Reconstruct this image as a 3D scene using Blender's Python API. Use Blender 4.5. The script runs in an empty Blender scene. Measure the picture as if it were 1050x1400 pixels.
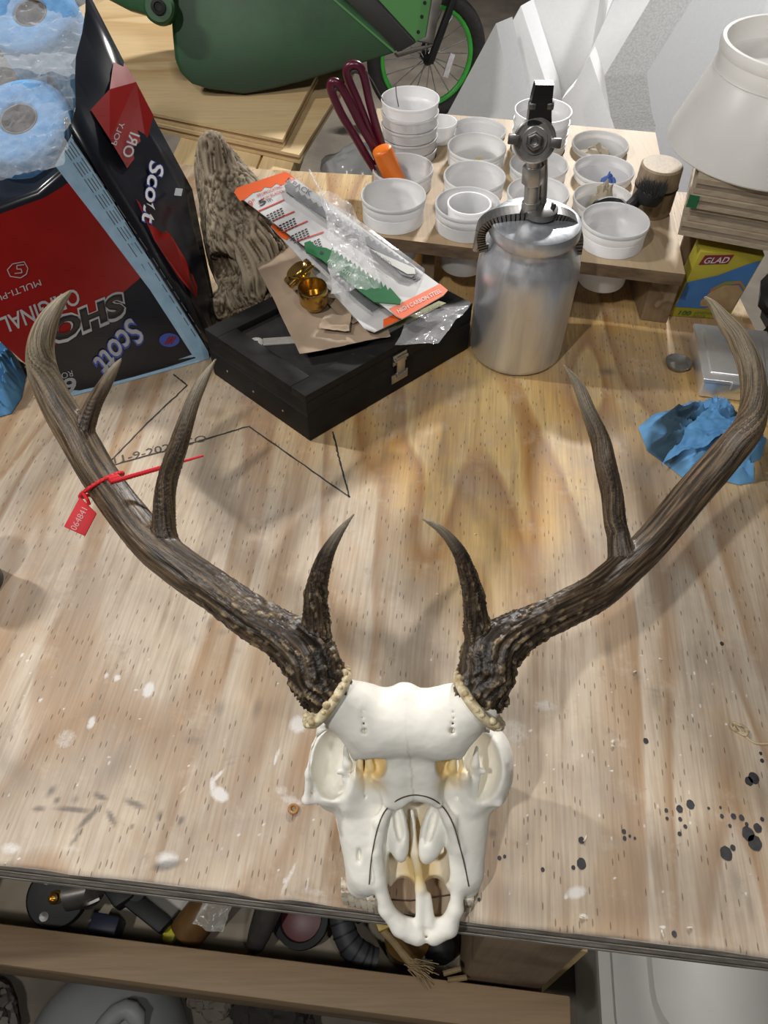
import bpy, bmesh, math, random
import numpy as np
from mathutils import Vector, Matrix, noise

random.seed(7)
RNG = np.random.default_rng(11)
SC = bpy.context.scene
COL = SC.collection

# ------------------------------------------------------------------ camera
PITCH, FOCAL, CAM_H = 51.0, 1050.0, 0.60          # degrees down, px (1400 px high frame), metres over the table
cd = bpy.data.cameras.new('camera')
cam = bpy.data.objects.new('camera', cd)
COL.objects.link(cam)
cam.location = (0, 0, CAM_H)
cam.rotation_euler = (math.radians(90 - PITCH), 0, 0)
cd.sensor_fit = 'VERTICAL'
cd.sensor_height = 36.0
cd.lens = 36.0 * FOCAL / 1400.0
cd.clip_start = 0.01
cd.clip_end = 50
SC.camera = cam

# ------------------------------------------------------------------ world, lights, exposure
w = bpy.data.worlds.new('garage_air')
SC.world = w
w.use_nodes = True
w.node_tree.nodes['Background'].inputs[0].default_value = (0.86, 0.93, 1.0, 1)
w.node_tree.nodes['Background'].inputs[1].default_value = 0.022


def lamp(name, loc, target, sx, sy, power, col=(1, 0.97, 0.925), roll=0.0, spread=3.1416):
    l = bpy.data.lights.new(name, 'AREA')
    l.shape = 'RECTANGLE'
    l.size, l.size_y = sx, sy
    l.energy = power
    l.color = col
    l.spread = spread
    o = bpy.data.objects.new(name, l)
    COL.objects.link(o)
    o.location = loc
    d = Vector(target) - Vector(loc)
    o.rotation_euler = (d.to_track_quat('-Z', 'Y').to_matrix() @ Matrix.Rotation(roll, 3, 'Z')).to_euler()
    return o


lamp('shop_light_front', (-0.62, -0.44, 1.66), (0.0, 0.32, 0), 0.04, 0.14, 16)
lamp('shop_light_left', (-1.45, 0.95, 1.60), (0, 0.4, 0), 0.05, 0.25, 22, (1, 0.97, 0.93))
lamp('shop_light_back', (0.95, 3.5, 1.55), (0, 0.5, 0), 0.35, 0.06, 130, (1, 0.97, 0.93))
lamp('shop_light_ceiling', (0.55, -0.55, 2.1), (0.15, 0.25, -0.2), 0.08, 0.3, 9, (1, 0.98, 0.95))
lamp('work_light', (1.55, 1.05, 1.25), (0.80, 2.1, 0.25), 0.3, 0.3, 3.6, (0.97, 0.98, 1.0), spread=1.2)

vs = SC.view_settings
vs.view_transform = 'Standard'
vs.look = 'None'
vs.exposure = -0.13
vs.gamma = 1.0
vs.use_curve_mapping = False

# ------------------------------------------------------------------ measuring helpers
TH = math.radians(PITCH)
CAM = np.array([0, 0, CAM_H])


def ray(px, py):
    x = (px - 525) / FOCAL
    y = (700 - py) / FOCAL
    return np.array([x, math.cos(TH) + y * math.sin(TH), -math.sin(TH) + y * math.cos(TH)])


def at(px, py, z=0.0):
    """point at height z over the table that the photograph shows at px, py"""
    r = ray(px, py)
    return CAM + r * ((z - CAM_H) / r[2])


def aty(px, py, Y):
    r = ray(px, py)
    return CAM + r * (Y / r[1])


def onp(px, py, p0, n):
    r = ray(px, py)
    return CAM + r * (np.dot(np.asarray(p0) - CAM, n) / np.dot(r, n))


def depth(P):
    return float((np.asarray(P) - CAM) @ np.array([0, math.cos(TH), -math.sin(TH)]))


def wpx(P, w):
    return w * depth(P) / FOCAL


def nrm(v):
    v = np.asarray(v, float)
    return v / np.linalg.norm(v)


# ------------------------------------------------------------------ materials
MATS = {}


def new_mat(name):
    m = bpy.data.materials.new(name)
    m.use_nodes = True
    nt = m.node_tree
    b = nt.nodes['Principled BSDF']
    MATS[name] = m
    return m, nt, b


def N(nt, t, **kw):
    n = nt.nodes.new(t)
    for k, v in kw.items():
        setattr(n, k, v)
    return n


def ramp(nt, fac, stops):
    r = N(nt, 'ShaderNodeValToRGB')
    el = r.color_ramp.elements
    while len(el) < len(stops):
        el.new(0.5)
    for e, (p, c) in zip(el, stops):
        e.position = p
        e.color = (*c, 1) if len(c) == 3 else c
    nt.links.new(fac, r.inputs[0])
    return r.outputs[0]


def coords(nt, scale=(1, 1, 1), rot=(0, 0, 0), kind='Object'):
    tc = N(nt, 'ShaderNodeTexCoord')
    mp = N(nt, 'ShaderNodeMapping')
    mp.inputs['Scale'].default_value = scale
    mp.inputs['Rotation'].default_value = rot
    nt.links.new(tc.outputs[kind], mp.inputs[0])
    return mp.outputs[0]


def noise_tex(nt, vec, scale, detail=3, rough=0.55, dist=0.0):
    n = N(nt, 'ShaderNodeTexNoise')
    n.inputs['Scale'].default_value = scale
    n.inputs['Detail'].default_value = detail
    n.inputs['Roughness'].default_value = rough
    n.inputs['Distortion'].default_value = dist
    nt.links.new(vec, n.inputs['Vector'])
    return n.outputs['Fac']


def mixc(nt, fac, a, b, mode='MIX'):
    m = N(nt, 'ShaderNodeMix', data_type='RGBA', blend_type=mode)
    for sock, v in ((m.inputs[0], fac), (m.inputs[6], a), (m.inputs[7], b)):
        if hasattr(v, 'links'):
            nt.links.new(v, sock)
        elif isinstance(v, (int, float)):
            sock.default_value = v
        else:
            sock.default_value = (*v, 1)
    return m.outputs[2]


def math_n(nt, op, a, b=None, c=None):
    m = N(nt, 'ShaderNodeMath', operation=op)
    for i, v in enumerate((a, b, c)):
        if v is None:
            continue
        if hasattr(v, 'links'):
            nt.links.new(v, m.inputs[i])
        else:
            m.inputs[i].default_value = v
    return m.outputs[0]


def bump(nt, b, h, strength=0.3, dist=0.002):
    bn = N(nt, 'ShaderNodeBump')
    bn.inputs['Strength'].default_value = strength
    bn.inputs['Distance'].default_value = dist
    nt.links.new(h, bn.inputs['Height'])
    nt.links.new(bn.outputs[0], b.inputs['Normal'])


def mat(name, c, rough=0.5, metal=0.0, c2=None, nscale=40, detail=3, bmp=0.0, bd=0.001, stretch=(1, 1, 1), lo=0.35, hi=0.65, **kw):
    """plain procedural material: two colours through a noise, optional bump"""
    if name in MATS:
        return MATS[name]
    m, nt, b = new_mat(name)
    b.inputs['Roughness'].default_value = rough
    b.inputs['Metallic'].default_value = metal
    if c2 is None:
        c2 = tuple(x * 0.8 for x in c)
    n = noise_tex(nt, coords(nt, stretch), nscale, detail)
    nt.links.new(ramp(nt, n, [(lo, c2), (hi, c)]), b.inputs['Base Color'])
    if bmp:
        bump(nt, b, n, bmp, bd)
    for k, v in kw.items():
        b.inputs[k].default_value = v
    return m


def film_mat(name, tint, opacity, rough=0.12, scale=60, bmp=0.8):
    """thin clear plastic: mostly see-through with crinkled shine"""
    m, nt, b = new_mat(name)
    b.inputs['Base Color'].default_value = (*tint, 1)
    b.inputs['Roughness'].default_value = rough
    b.inputs['Specular IOR Level'].default_value = 0.9
    n = noise_tex(nt, coords(nt), scale, 3, 0.6, 1.2)
    bump(nt, b, n, bmp, 0.004)
    tr = N(nt, 'ShaderNodeBsdfTransparent')
    mx = N(nt, 'ShaderNodeMixShader')
    lw = N(nt, 'ShaderNodeLayerWeight')
    lw.inputs[0].default_value = 0.35
    f = math_n(nt, 'ADD', math_n(nt, 'MULTIPLY', lw.outputs['Facing'], 0.35), opacity)
    nt.links.new(f, mx.inputs[0])
    nt.links.new(tr.outputs[0], mx.inputs[1])
    nt.links.new(b.outputs[0], mx.inputs[2])
    nt.links.new(mx.outputs[0], nt.nodes['Material Output'].inputs[0])
    return m


def milky(name, tint, trans=0.25, rough=0.35):
    """milky translucent plastic"""
    m, nt, b = new_mat(name)
    n = noise_tex(nt, coords(nt), 14, 3)
    col = ramp(nt, n, [(0.3, tuple(x * 0.93 for x in tint)), (0.7, tint)])
    nt.links.new(col, b.inputs['Base Color'])
    b.inputs['Roughness'].default_value = rough
    tl = N(nt, 'ShaderNodeBsdfTranslucent')
    nt.links.new(col, tl.inputs[0])
    mx = N(nt, 'ShaderNodeMixShader')
    mx.inputs[0].default_value = trans
    nt.links.new(b.outputs[0], mx.inputs[1])
    nt.links.new(tl.outputs[0], mx.inputs[2])
    nt.links.new(mx.outputs[0], nt.nodes['Material Output'].inputs[0])
    return m


def wood(name, pale, dark, along='Y', rings=5.0, scale=(14, 1.6, 14), fine=1.0, rough=0.6):
    if name in MATS:
        return MATS[name]
    m, nt, b = new_mat(name)
    rot = {'Y': (0, 0, 0), 'X': (0, 0, math.pi / 2), 'Z': (math.pi / 2, 0, 0)}[along]
    v = coords(nt, (1, 1, 1), rot)
    mp = N(nt, 'ShaderNodeMapping')
    mp.inputs['Scale'].default_value = scale
    nt.links.new(v, mp.inputs[0])
    n = noise_tex(nt, mp.outputs[0], 1.0, 2, 0.45, 0.4)
    fr = math_n(nt, 'FRACT', math_n(nt, 'MULTIPLY', n, rings))
    c = ramp(nt, fr, [(0.0, pale), (0.55, tuple(p * 0.75 + d * 0.25 for p, d in zip(pale, dark))), (0.9, dark), (1.0, pale)])
    mp2 = N(nt, 'ShaderNodeMapping')
    mp2.inputs['Scale'].default_value = (240, 12, 240)
    nt.links.new(v, mp2.inputs[0])
    f = noise_tex(nt, mp2.outputs[0], 1.0, 3)
    c = mixc(nt, math_n(nt, 'MULTIPLY', math_n(nt, 'SUBTRACT', 0.62, f), 0.9 * fine), c, tuple(d * 0.55 for d in dark))
    nt.links.new(c, b.inputs['Base Color'])
    b.inputs['Roughness'].default_value = rough
    bump(nt, b, f, 0.25, 0.001)
    return m


def attr_mat(name, rough=0.5, spec=0.5, fine=None, bmp=0.2, bd=0.0006, attr='tint', sss=0.0):
    m, nt, b = new_mat(name)
    a = N(nt, 'ShaderNodeAttribute', attribute_name=attr)
    nt.links.new(a.outputs['Color'], b.inputs['Base Color'])
    b.inputs['Roughness'].default_value = rough
    b.inputs['Specular IOR Level'].default_value = spec
    if sss:
        b.inputs['Subsurface Weight'].default_value = sss
        b.inputs['Subsurface Radius'].default_value = (0.004, 0.003, 0.002)
        b.inputs['Subsurface Scale'].default_value = 0.6
    if fine:
        n = noise_tex(nt, coords(nt), fine, 4, 0.6)
        bump(nt, b, n, bmp, bd)
    return m


# ------------------------------------------------------------------ mesh building
class MB:
    """collects shapes in world coordinates, then links them as one mesh object"""

    def __init__(self):
        self.v, self.f, self.m = [], [], []

    def add(self, vs, fs, mi=0):
        o = len(self.v)
        self.v.extend([tuple(map(float, p)) for p in vs])
        self.f.extend([tuple(i + o for i in q) for q in fs])
        self.m.extend([mi] * len(fs))
        return self

    def hexa(self, lo, hi, mi=0):
        """lo, hi: four corners each, same order"""
        return self.add(list(lo) + list(hi), [(3, 2, 1, 0), (4, 5, 6, 7), (0, 1, 5, 4), (1, 2, 6, 5), (2, 3, 7, 6), (3, 0, 4, 7)], mi)

    def box(self, c, ux, uy, uz, mi=0):
        c, ux, uy, uz = map(np.asarray, (c, ux, uy, uz))
        q = [-ux - uy, ux - uy, ux + uy, -ux + uy]
        return self.hexa([c + p - uz for p in q], [c + p + uz for p in q], mi)

    def prism(self, pts, off, mi=0):
        """polygon pts extruded by vector off"""
        pts = [np.asarray(p, float) for p in pts]
        n = len(pts)
        off = np.asarray(off, float)
        return self.add(pts + [p + off for p in pts], [tuple(range(n))[::-1], tuple(range(n, 2 * n))] + [(i, (i + 1) % n, n + (i + 1) % n, n + i) for i in range(n)], mi)

    def tube(self, path, rad, n=12, cap=True, mi=0, closed=False):
        path = [np.asarray(p, float) for p in path]
        k = len(path)
        if np.isscalar(rad):
            rad = [rad] * k
        up = None
        vs = []
        for i, p in enumerate(path):
            if closed:
                t = path[(i + 1) % k] - path[i - 1]
            else:
                t = path[min(i + 1, k - 1)] - path[max(i - 1, 0)]
            t = nrm(t)
            if up is None:
                up = np.cross(t, [0.31, 0.2, 0.93])
                if np.linalg.norm(up) < 1e-3:
                    up = np.cross(t, [1, 0, 0])
            up = nrm(up - t * (up @ t))
            s = np.cross(t, up)
            for j in range(n):
                a = 2 * math.pi * j / n
                vs.append(p + rad[i] * (math.cos(a) * up + math.sin(a) * s))
        fs = []
        for i in range(k if closed else k - 1):
            for j in range(n):
                a, b2 = i * n + j, i * n + (j + 1) % n
                c, d = ((i + 1) % k) * n + (j + 1) % n, ((i + 1) % k) * n + j
                fs.append((a, b2, c, d))
        if cap and not closed:
            fs.append(tuple(range(n))[::-1])
            fs.append(tuple(range((k - 1) * n, k * n)))
        return self.add(vs, fs, mi)

    def lathe(self, prof, c, axis=(0, 0, 1), n=48, mi=0, ref=None, cap=True):
        """profile [(r, h)] turned about axis through c"""
        axis = nrm(axis)
        u = nrm(np.cross(axis, [0, 1, 0.01])) if ref is None else nrm(ref)
        s = np.cross(axis, u)
        c = np.asarray(c, float)
        vs, fs = [], []
        for r, h in prof:
            for j in range(n):
                a = 2 * math.pi * j / n
                vs.append(c + axis * h + r * (math.cos(a) * u + math.sin(a) * s))
        for i in range(len(prof) - 1):
            for j in range(n):
                fs.append((i * n + j, i * n + (j + 1) % n, (i + 1) * n + (j + 1) % n, (i + 1) * n + j))
        ring = prof[0] == prof[-1] or not cap
        if prof[0][0] > 0.0001 and not ring:
            fs.append(tuple(range(n))[::-1])
        if prof[-1][0] > 0.0001 and not ring:
            fs.append(tuple(range((len(prof) - 1) * n, len(prof) * n)))
        return self.add(vs, fs, mi)

    def build(self, name, m, parent=None, smooth=False, bev=0.0, seg=2, sub=0, solid=0.0, angle=35):
        me = bpy.data.meshes.new(name)
        base = WORLD_ORIGIN.get(parent.name) if parent is not None else None
        if parent is None:
            a = np.array(self.v)
            base = np.array([a[:, 0].mean(), a[:, 1].mean(), a[:, 2].min()])
        V = np.array(self.v) - base
        me.from_pydata(V.tolist(), [], self.f)
        ms = m if isinstance(m, (list, tuple)) else [m]
        for x in ms:
            me.materials.append(x)
        me.polygons.foreach_set('material_index', self.m)
        bm = bmesh.new()
        bm.from_mesh(me)
        bmesh.ops.remove_doubles(bm, verts=bm.verts, dist=1e-6)
        bmesh.ops.recalc_face_normals(bm, faces=bm.faces)
        if bev:
            ed = [e for e in bm.edges if len(e.link_faces) == 2 and e.calc_face_angle(0) > 0.5]
            bmesh.ops.bevel(bm, geom=ed, offset=bev, segments=seg, affect='EDGES', profile=0.5, clamp_overlap=True)
        bm.to_mesh(me)
        bm.free()
        if smooth or bev:
            me.polygons.foreach_set('use_smooth', [True] * len(me.polygons))
            me.set_sharp_from_angle(angle=math.radians(angle))
        o = bpy.data.objects.new(name, me)
        COL.objects.link(o)
        if parent is not None:
            o.parent = parent
            WORLD_ORIGIN[o.name] = base
        else:
            o.location = base
            WORLD_ORIGIN[o.name] = base
        if solid:
            md = o.modifiers.new('thickness', 'SOLIDIFY')
            md.thickness = solid
            md.offset = 0
        if sub:
            md = o.modifiers.new('smooth', 'SUBSURF')
            md.levels = md.render_levels = sub
        return o


WORLD_ORIGIN = {}


def tag(o, label=None, cat=None, group=None, kind=None):
    if label:
        o['label'] = label
    if cat:
        o['category'] = cat
    if group:
        o['group'] = group
    if kind:
        o['kind'] = kind
    return o


def thing(name, label, cat, loc, group=None):
    o = bpy.data.objects.new(name, None)
    COL.objects.link(o)
    o.empty_display_size = 0.02
    o.location = tuple(map(float, loc))
    WORLD_ORIGIN[o.name] = np.array(loc, float)
    return tag(o, label, cat, group)


def raw_mesh(name, V, F, m, parent=None, smooth=True, colors=None, attr='tint'):
    """large mesh from numpy arrays (quads or tris)"""
    base = WORLD_ORIGIN[parent.name] if parent is not None else np.array([V[:, 0].mean(), V[:, 1].mean(), V[:, 2].min()])
    me = bpy.data.meshes.new(name)
    k = F.shape[1]
    me.vertices.add(len(V))
    me.vertices.foreach_set('co', (V - base).astype(np.float32).ravel())
    me.loops.add(F.size)
    me.loops.foreach_set('vertex_index', F.astype(np.int32).ravel())
    me.polygons.add(len(F))
    me.polygons.foreach_set('loop_start', np.arange(0, F.size, k, dtype=np.int32))
    me.polygons.foreach_set('loop_total', np.full(len(F), k, dtype=np.int32))
    me.update(calc_edges=True)
    me.validate()
    if smooth:
        me.polygons.foreach_set('use_smooth', [True] * len(me.polygons))
    if colors is not None:
        ca = me.color_attributes.new(attr, 'FLOAT_COLOR', 'POINT')
        c4 = np.ones((len(V), 4), np.float32)
        c4[:, :3] = colors
        ca.data.foreach_set('color', c4.ravel())
    me.materials.append(m)
    o = bpy.data.objects.new(name, me)
    COL.objects.link(o)
    WORLD_ORIGIN[o.name] = base
    if parent is not None:
        o.parent = parent
    else:
        o.location = base
    return o


def dup(root, offset=(0, 0, 0), label=None, group=None, scale=None, rotz=None):
    r = root.copy()
    COL.objects.link(r)
    r.location = Vector(offset)
    if scale:
        r.scale = scale
    if rotz is not None:
        r.rotation_euler = (0, 0, rotz)
    if label:
        r['label'] = label
    if group:
        r['group'] = group
    WORLD_ORIGIN[r.name] = np.array(offset, float)
    for ch in list(root.children):
        c = ch.copy()
        COL.objects.link(c)
        c.parent = r
        for g in ch.children:
            d = g.copy()
            COL.objects.link(d)
            d.parent = c
    return r


def catmull(pts, n=8):
    P = np.array(pts, float)
    P = np.vstack([2 * P[0] - P[1], P, 2 * P[-1] - P[-2]])
    out = []
    for i in range(1, len(P) - 2):
        for k in range(n):
            t = k / n
            a, b, c, d = P[i - 1], P[i], P[i + 1], P[i + 2]
            out.append(0.5 * (2 * b + (c - a) * t + (2 * a - 5 * b + 4 * c - d) * t * t + (3 * b - a - 3 * c + d) * t ** 3))
    out.append(P[-2])
    return np.array(out)


_TXT = {}


def text_geo(body, shear=0.0, off=0.0):
    k = (body, shear, off)
    if k in _TXT:
        return _TXT[k]
    cu = bpy.data.curves.new('lettering', 'FONT')
    cu.body = body
    cu.size = 1.0
    cu.shear = shear
    cu.offset = off
    cu.resolution_u = 3
    o = bpy.data.objects.new('lettering', cu)
    COL.objects.link(o)
    dg = bpy.context.evaluated_depsgraph_get()
    me = bpy.data.meshes.new_from_object(o.evaluated_get(dg))
    V = np.array([v.co[:2] for v in me.vertices])
    F = [tuple(p.vertices) for p in me.polygons]
    bpy.data.objects.remove(o)
    bpy.data.curves.remove(cu)
    bpy.data.meshes.remove(me)
    lo = V.min(0)
    hi = V.max(0)
    _TXT[k] = ((V - lo) / (hi - lo), F)
    return _TXT[k]


def text_on(mb, body, o, e, up, n, lift=0.0004, mi=0, shear=0.0, off=0.0, thick=0.0):
    """letters filling the parallelogram: o corner, e end of the baseline, up = cap-height vector"""
    V, F = text_geo(body, shear, off)
    o, e, up = map(np.asarray, (o, e, up))
    P = o + V[:, :1] * (e - o) + V[:, 1:] * up + nrm(n) * lift
    mb.add(P, F, mi)


def fbm(p, s, o=3):
    return noise.fractal(Vector((float(p[0]) * s, float(p[1]) * s, float(p[2]) * s)), 1.0, 2.0, o)


# ------------------------------------------------------------------ signed distance sculpting
class SDF:
    def __init__(self, lo, hi, h):
        self.h = h
        self.lo = np.asarray(lo, float)
        n = np.ceil((np.asarray(hi) - self.lo) / h).astype(int) + 1
        self.n = n
        self.F = np.full(n, 1.0, np.float32)

    def win(self, lo, hi, pad):
        a = np.clip(np.floor((np.asarray(lo) - pad - self.lo) / self.h).astype(int), 0, self.n)
        b = np.clip(np.ceil((np.asarray(hi) + pad - self.lo) / self.h).astype(int) + 1, 0, self.n)
        g = [self.lo[i] + self.h * np.arange(a[i], b[i], dtype=np.float32) for i in range(3)]
        return tuple(slice(a[i], b[i]) for i in range(3)), np.meshgrid(*g, indexing='ij', sparse=True)

    def comb(self, sl, d, k, sub):
        A = self.F[sl]
        if A.size == 0:
            return
        d = d.astype(np.float32)
        if sub:
            d = -d
            if k > 0:
                hh = np.clip(0.5 - 0.5 * (A - d) / k, 0, 1)
                self.F[sl] = A * (1 - hh) + d * hh + k * hh * (1 - hh)
            else:
                self.F[sl] = np.maximum(A, d)
        elif k > 0:
            hh = np.clip(0.5 + 0.5 * (A - d) / k, 0, 1)
            self.F[sl] = A * (1 - hh) + d * hh - k * hh * (1 - hh)
        else:
            self.F[sl] = np.minimum(A, d)

    def cap(self, a, b, ra, rb=None, k=0.005, sub=False):
        rb = ra if rb is None else rb
        a, b = np.asarray(a, float), np.asarray(b, float)
        r = max(ra, rb)
        sl, (X, Y, Z) = self.win(np.minimum(a, b) - r, np.maximum(a, b) + r, k + 4 * self.h)
        ab = b - a
        L = max(ab @ ab, 1e-12)
        t = np.clip(((X - a[0]) * ab[0] + (Y - a[1]) * ab[1] + (Z - a[2]) * ab[2]) / L, 0, 1)
        d = np.sqrt((X - a[0] - t * ab[0]) ** 2 + (Y - a[1] - t * ab[1]) ** 2 + (Z - a[2] - t * ab[2]) ** 2) - (ra + (rb - ra) * t)
        self.comb(sl, d, k, sub)

    def chain(self, pts, r, k=0.004, sub=False):
        if np.isscalar(r):
            r = [r] * len(pts)
        for i in range(len(pts) - 1):
            self.cap(pts[i], pts[i + 1], r[i], r[i + 1], k, sub)

    def ell(self, c, rad, k=0.005, sub=False, axes=None):
        c = np.asarray(c, float)
        rad = np.asarray(rad, float)
        R = max(rad) if axes is not None else rad
        sl, (X, Y, Z) = self.win(c - R, c + R, k + 4 * self.h)
        X, Y, Z = X - c[0], Y - c[1], Z - c[2]
        if axes is not None:
            ax = [nrm(a) for a in axes]
            P = [X * a[0] + Y * a[1] + Z * a[2] for a in ax]
        else:
            P = [X, Y, Z]
        k0 = np.sqrt(sum((p / r) ** 2 for p, r in zip(P, rad)))
        k1 = np.sqrt(sum((p / r ** 2) ** 2 for p, r in zip(P, rad)))
        d = k0 * (k0 - 1) / np.maximum(k1, 1e-6)
        d = np.where(k0 < 1e-4, -min(rad), d)
        self.comb(sl, d, k, sub)

    def mesh(self):
        F = self.F
        I = F < 0
        nx, ny, nz = F.shape
        cnt = np.zeros((nx - 1, ny - 1, nz - 1), np.int8)
        for dx in (0, 1):
            for dy in (0, 1):
                for dz in (0, 1):
                    cnt += I[dx:nx - 1 + dx, dy:ny - 1 + dy, dz:nz - 1 + dz]
        act = np.argwhere((cnt > 0) & (cnt < 8))
        idx = np.full(cnt.shape, -1, np.int64)
        idx[tuple(act.T)] = np.arange(len(act))
        acc = np.zeros((len(act), 3))
        num = np.zeros(len(act))
        cor = [(0, 0, 0), (1, 0, 0), (0, 1, 0), (1, 1, 0), (0, 0, 1), (1, 0, 1), (0, 1, 1), (1, 1, 1)]
        val = [F[tuple((act + c).T)] for c in cor]
        for i in range(8):
            for j in range(i + 1, 8):
                df = np.array(cor[j]) - np.array(cor[i])
                if np.abs(df).sum() != 1:
                    continue
                a, b = val[i], val[j]
                cr = (a < 0) != (b < 0)
                t = np.where(cr, a / np.where(cr, a - b, 1), 0)
                p = np.array(cor[i]) + t[:, None] * df
                acc += np.where(cr[:, None], p, 0)
                num += cr
        V = self.lo + self.h * (act + acc / np.maximum(num, 1)[:, None])
        faces = []
        for ax in range(3):
            s0 = [slice(None)] * 3
            s1 = [slice(None)] * 3
            s0[ax] = slice(0, -1)
            s1[ax] = slice(1, None)
            ch = I[tuple(s0)] != I[tuple(s1)]
            e = np.argwhere(ch)
            u, v = [(1, 2), (2, 0), (0, 1)][ax]
            ok = (e[:, u] > 0) & (e[:, v] > 0) & (e[:, u] < F.shape[u] - 1) & (e[:, v] < F.shape[v] - 1)
            e = e[ok]
            q = []
            for du, dv in ((-1, -1), (0, -1), (0, 0), (-1, 0)):
                c = e.copy()
                c[:, u] += du
                c[:, v] += dv
                q.append(idx[tuple(c.T)])
            q = np.stack(q, 1)
            fl = I[tuple(e.T)]
            q[~fl] = q[~fl][:, ::-1]
            faces.append(q)
        Fc = np.vstack(faces)
        return V, Fc


def smooth_mesh(V, F, it=2, lam=0.5):
    k = F.shape[1]
    a = np.concatenate([F[:, i] for i in range(k)])
    b = np.concatenate([F[:, (i + 1) % k] for i in range(k)])
    for _ in range(it):
        S = np.zeros_like(V)
        c = np.zeros(len(V))
        np.add.at(S, a, V[b])
        np.add.at(S, b, V[a])
        np.add.at(c, a, 1)
        np.add.at(c, b, 1)
        V = V + lam * (S / c[:, None] - V)
    return V


def vnormals(V, F):
    n = np.cross(V[F[:, 2]] - V[F[:, 0]], V[F[:, 3]] - V[F[:, 1]])
    S = np.zeros_like(V)
    for i in range(4):
        np.add.at(S, F[:, i], n)
    return S / np.maximum(np.linalg.norm(S, axis=1), 1e-12)[:, None]

# ================================================================== SETTING
FLOOR_Z = -0.80
concrete = mat('concrete', (0.20, 0.17, 0.135), 0.8, c2=(0.11, 0.095, 0.075), nscale=5, detail=6, bmp=0.3, bd=0.003)
wallm = mat('painted_drywall', (0.14, 0.14, 0.135), 0.85, c2=(0.10, 0.10, 0.095), nscale=2)
tag(MB().box((0.0, 2.0, FLOOR_Z - 0.05), (4, 0, 0), (0, 4.0, 0), (0, 0, 0.05)).build('floor', concrete), kind='structure')
tag(MB().box((0.0, 5.6, 0.55), (4, 0, 0), (0, 0.05, 0), (0, 0, 1.35)).build('wall_back', wallm), kind='structure')
tag(MB().box((3.6, 2.0, 0.55), (0.05, 0, 0), (0, 3.6, 0), (0, 0, 1.35)).build('wall_right', wallm), kind='structure')
tag(MB().box((-3.6, 2.0, 0.55), (0.05, 0, 0), (0, 3.6, 0), (0, 0, 1.35)).build('wall_left', wallm), kind='structure')

# ================================================================== WORKBENCH
ANG = math.radians(-6.2)
EX = np.array([math.cos(ANG), math.sin(ANG), 0])
EY = np.array([-math.sin(ANG), math.cos(ANG), 0])
EZ = np.array([0, 0, 1.0])
T0 = at(525, 1246, 0)                     # point of the front edge straight ahead
TLOC = lambda P: np.stack([(np.asarray(P) - T0) @ EX, (np.asarray(P) - T0) @ EY], -1)
TW = lambda x, y, z=0.0: T0 + EX * x + EY * y + EZ * z

bench = thing('workbench', 'plywood-topped wooden workbench with stained worn surface and lumber legs', 'workbench', TW(0, 0.5, FLOOR_Z))

# --- worn plywood top
m, nt, b = new_mat('worn_plywood')
v = coords(nt, (1, 1, 1), (0, 0, 0), 'UV')
mp = N(nt, 'ShaderNodeMapping'); mp.inputs['Scale'].default_value = (6.5, 1.25, 1)
nt.links.new(v, mp.inputs[0])
big = noise_tex(nt, mp.outputs[0], 1.0, 2.0, 0.42, 0.55)
fr = math_n(nt, 'FRACT', math_n(nt, 'MULTIPLY', big, 8.5))
at1 = N(nt, 'ShaderNodeAttribute', attribute_name='tint')
sep = N(nt, 'ShaderNodeSeparateColor'); nt.links.new(at1.outputs['Color'], sep.inputs[0])
fresh, dark, white = sep.outputs[0], sep.outputs[1], sep.outputs[2]
fresh_c = ramp(nt, fr, [(0.0, (0.70, 0.49, 0.21)), (0.45, (0.62, 0.39, 0.145)), (0.86, (0.37, 0.18, 0.05)), (0.95, (0.55, 0.33, 0.12)), (1.0, (0.68, 0.47, 0.19))])
worn_c = ramp(nt, fr, [(0.0, (0.60, 0.515, 0.41)), (0.5, (0.54, 0.445, 0.335)), (0.84, (0.37, 0.245, 0.145)), (0.93, (0.46, 0.34, 0.24)), (1.0, (0.58, 0.49, 0.385))])
c = mixc(nt, fresh, worn_c, fresh_c)
# greyish dirt and pinkish patches, uneven rub-off
n2 = noise_tex(nt, v, 7.0, 5, 0.6)
c = mixc(nt, ramp(nt, n2, [(0.43, (0, 0, 0)), (0.66, (0.75, 0.75, 0.75))]), c, (0.34, 0.29, 0.245))
n3 = noise_tex(nt, v, 26.0, 5, 0.65)
c = mixc(nt, ramp(nt, n3, [(0.55, (0, 0, 0)), (0.75, (0.5, 0.5, 0.5))]), c, (0.66, 0.57, 0.45))
n4 = noise_tex(nt, v, 13.0, 6, 0.7, 0.8)
c = mixc(nt, ramp(nt, n4, [(0.56, (0, 0, 0)), (0.68, (0.45, 0.45, 0.45))]), c, (0.50, 0.35, 0.22))
n5 = noise_tex(nt, v, 34.0, 6, 0.75, 0.4)
c = mixc(nt, ramp(nt, n5, [(0.60, (0, 0, 0)), (0.74, (0.7, 0.7, 0.7))]), c, (0.26, 0.235, 0.215))
# fine grain
mpf = N(nt, 'ShaderNodeMapping'); mpf.inputs['Scale'].default_value = (420, 16, 1); nt.links.new(v, mpf.inputs[0])
fine = noise_tex(nt, mpf.outputs[0], 1.0, 3)
c = mixc(nt, math_n(nt, 'MULTIPLY', math_n(nt, 'SUBTRACT', 0.62, fine), 1.15), c, (0.27, 0.16, 0.08))
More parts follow.
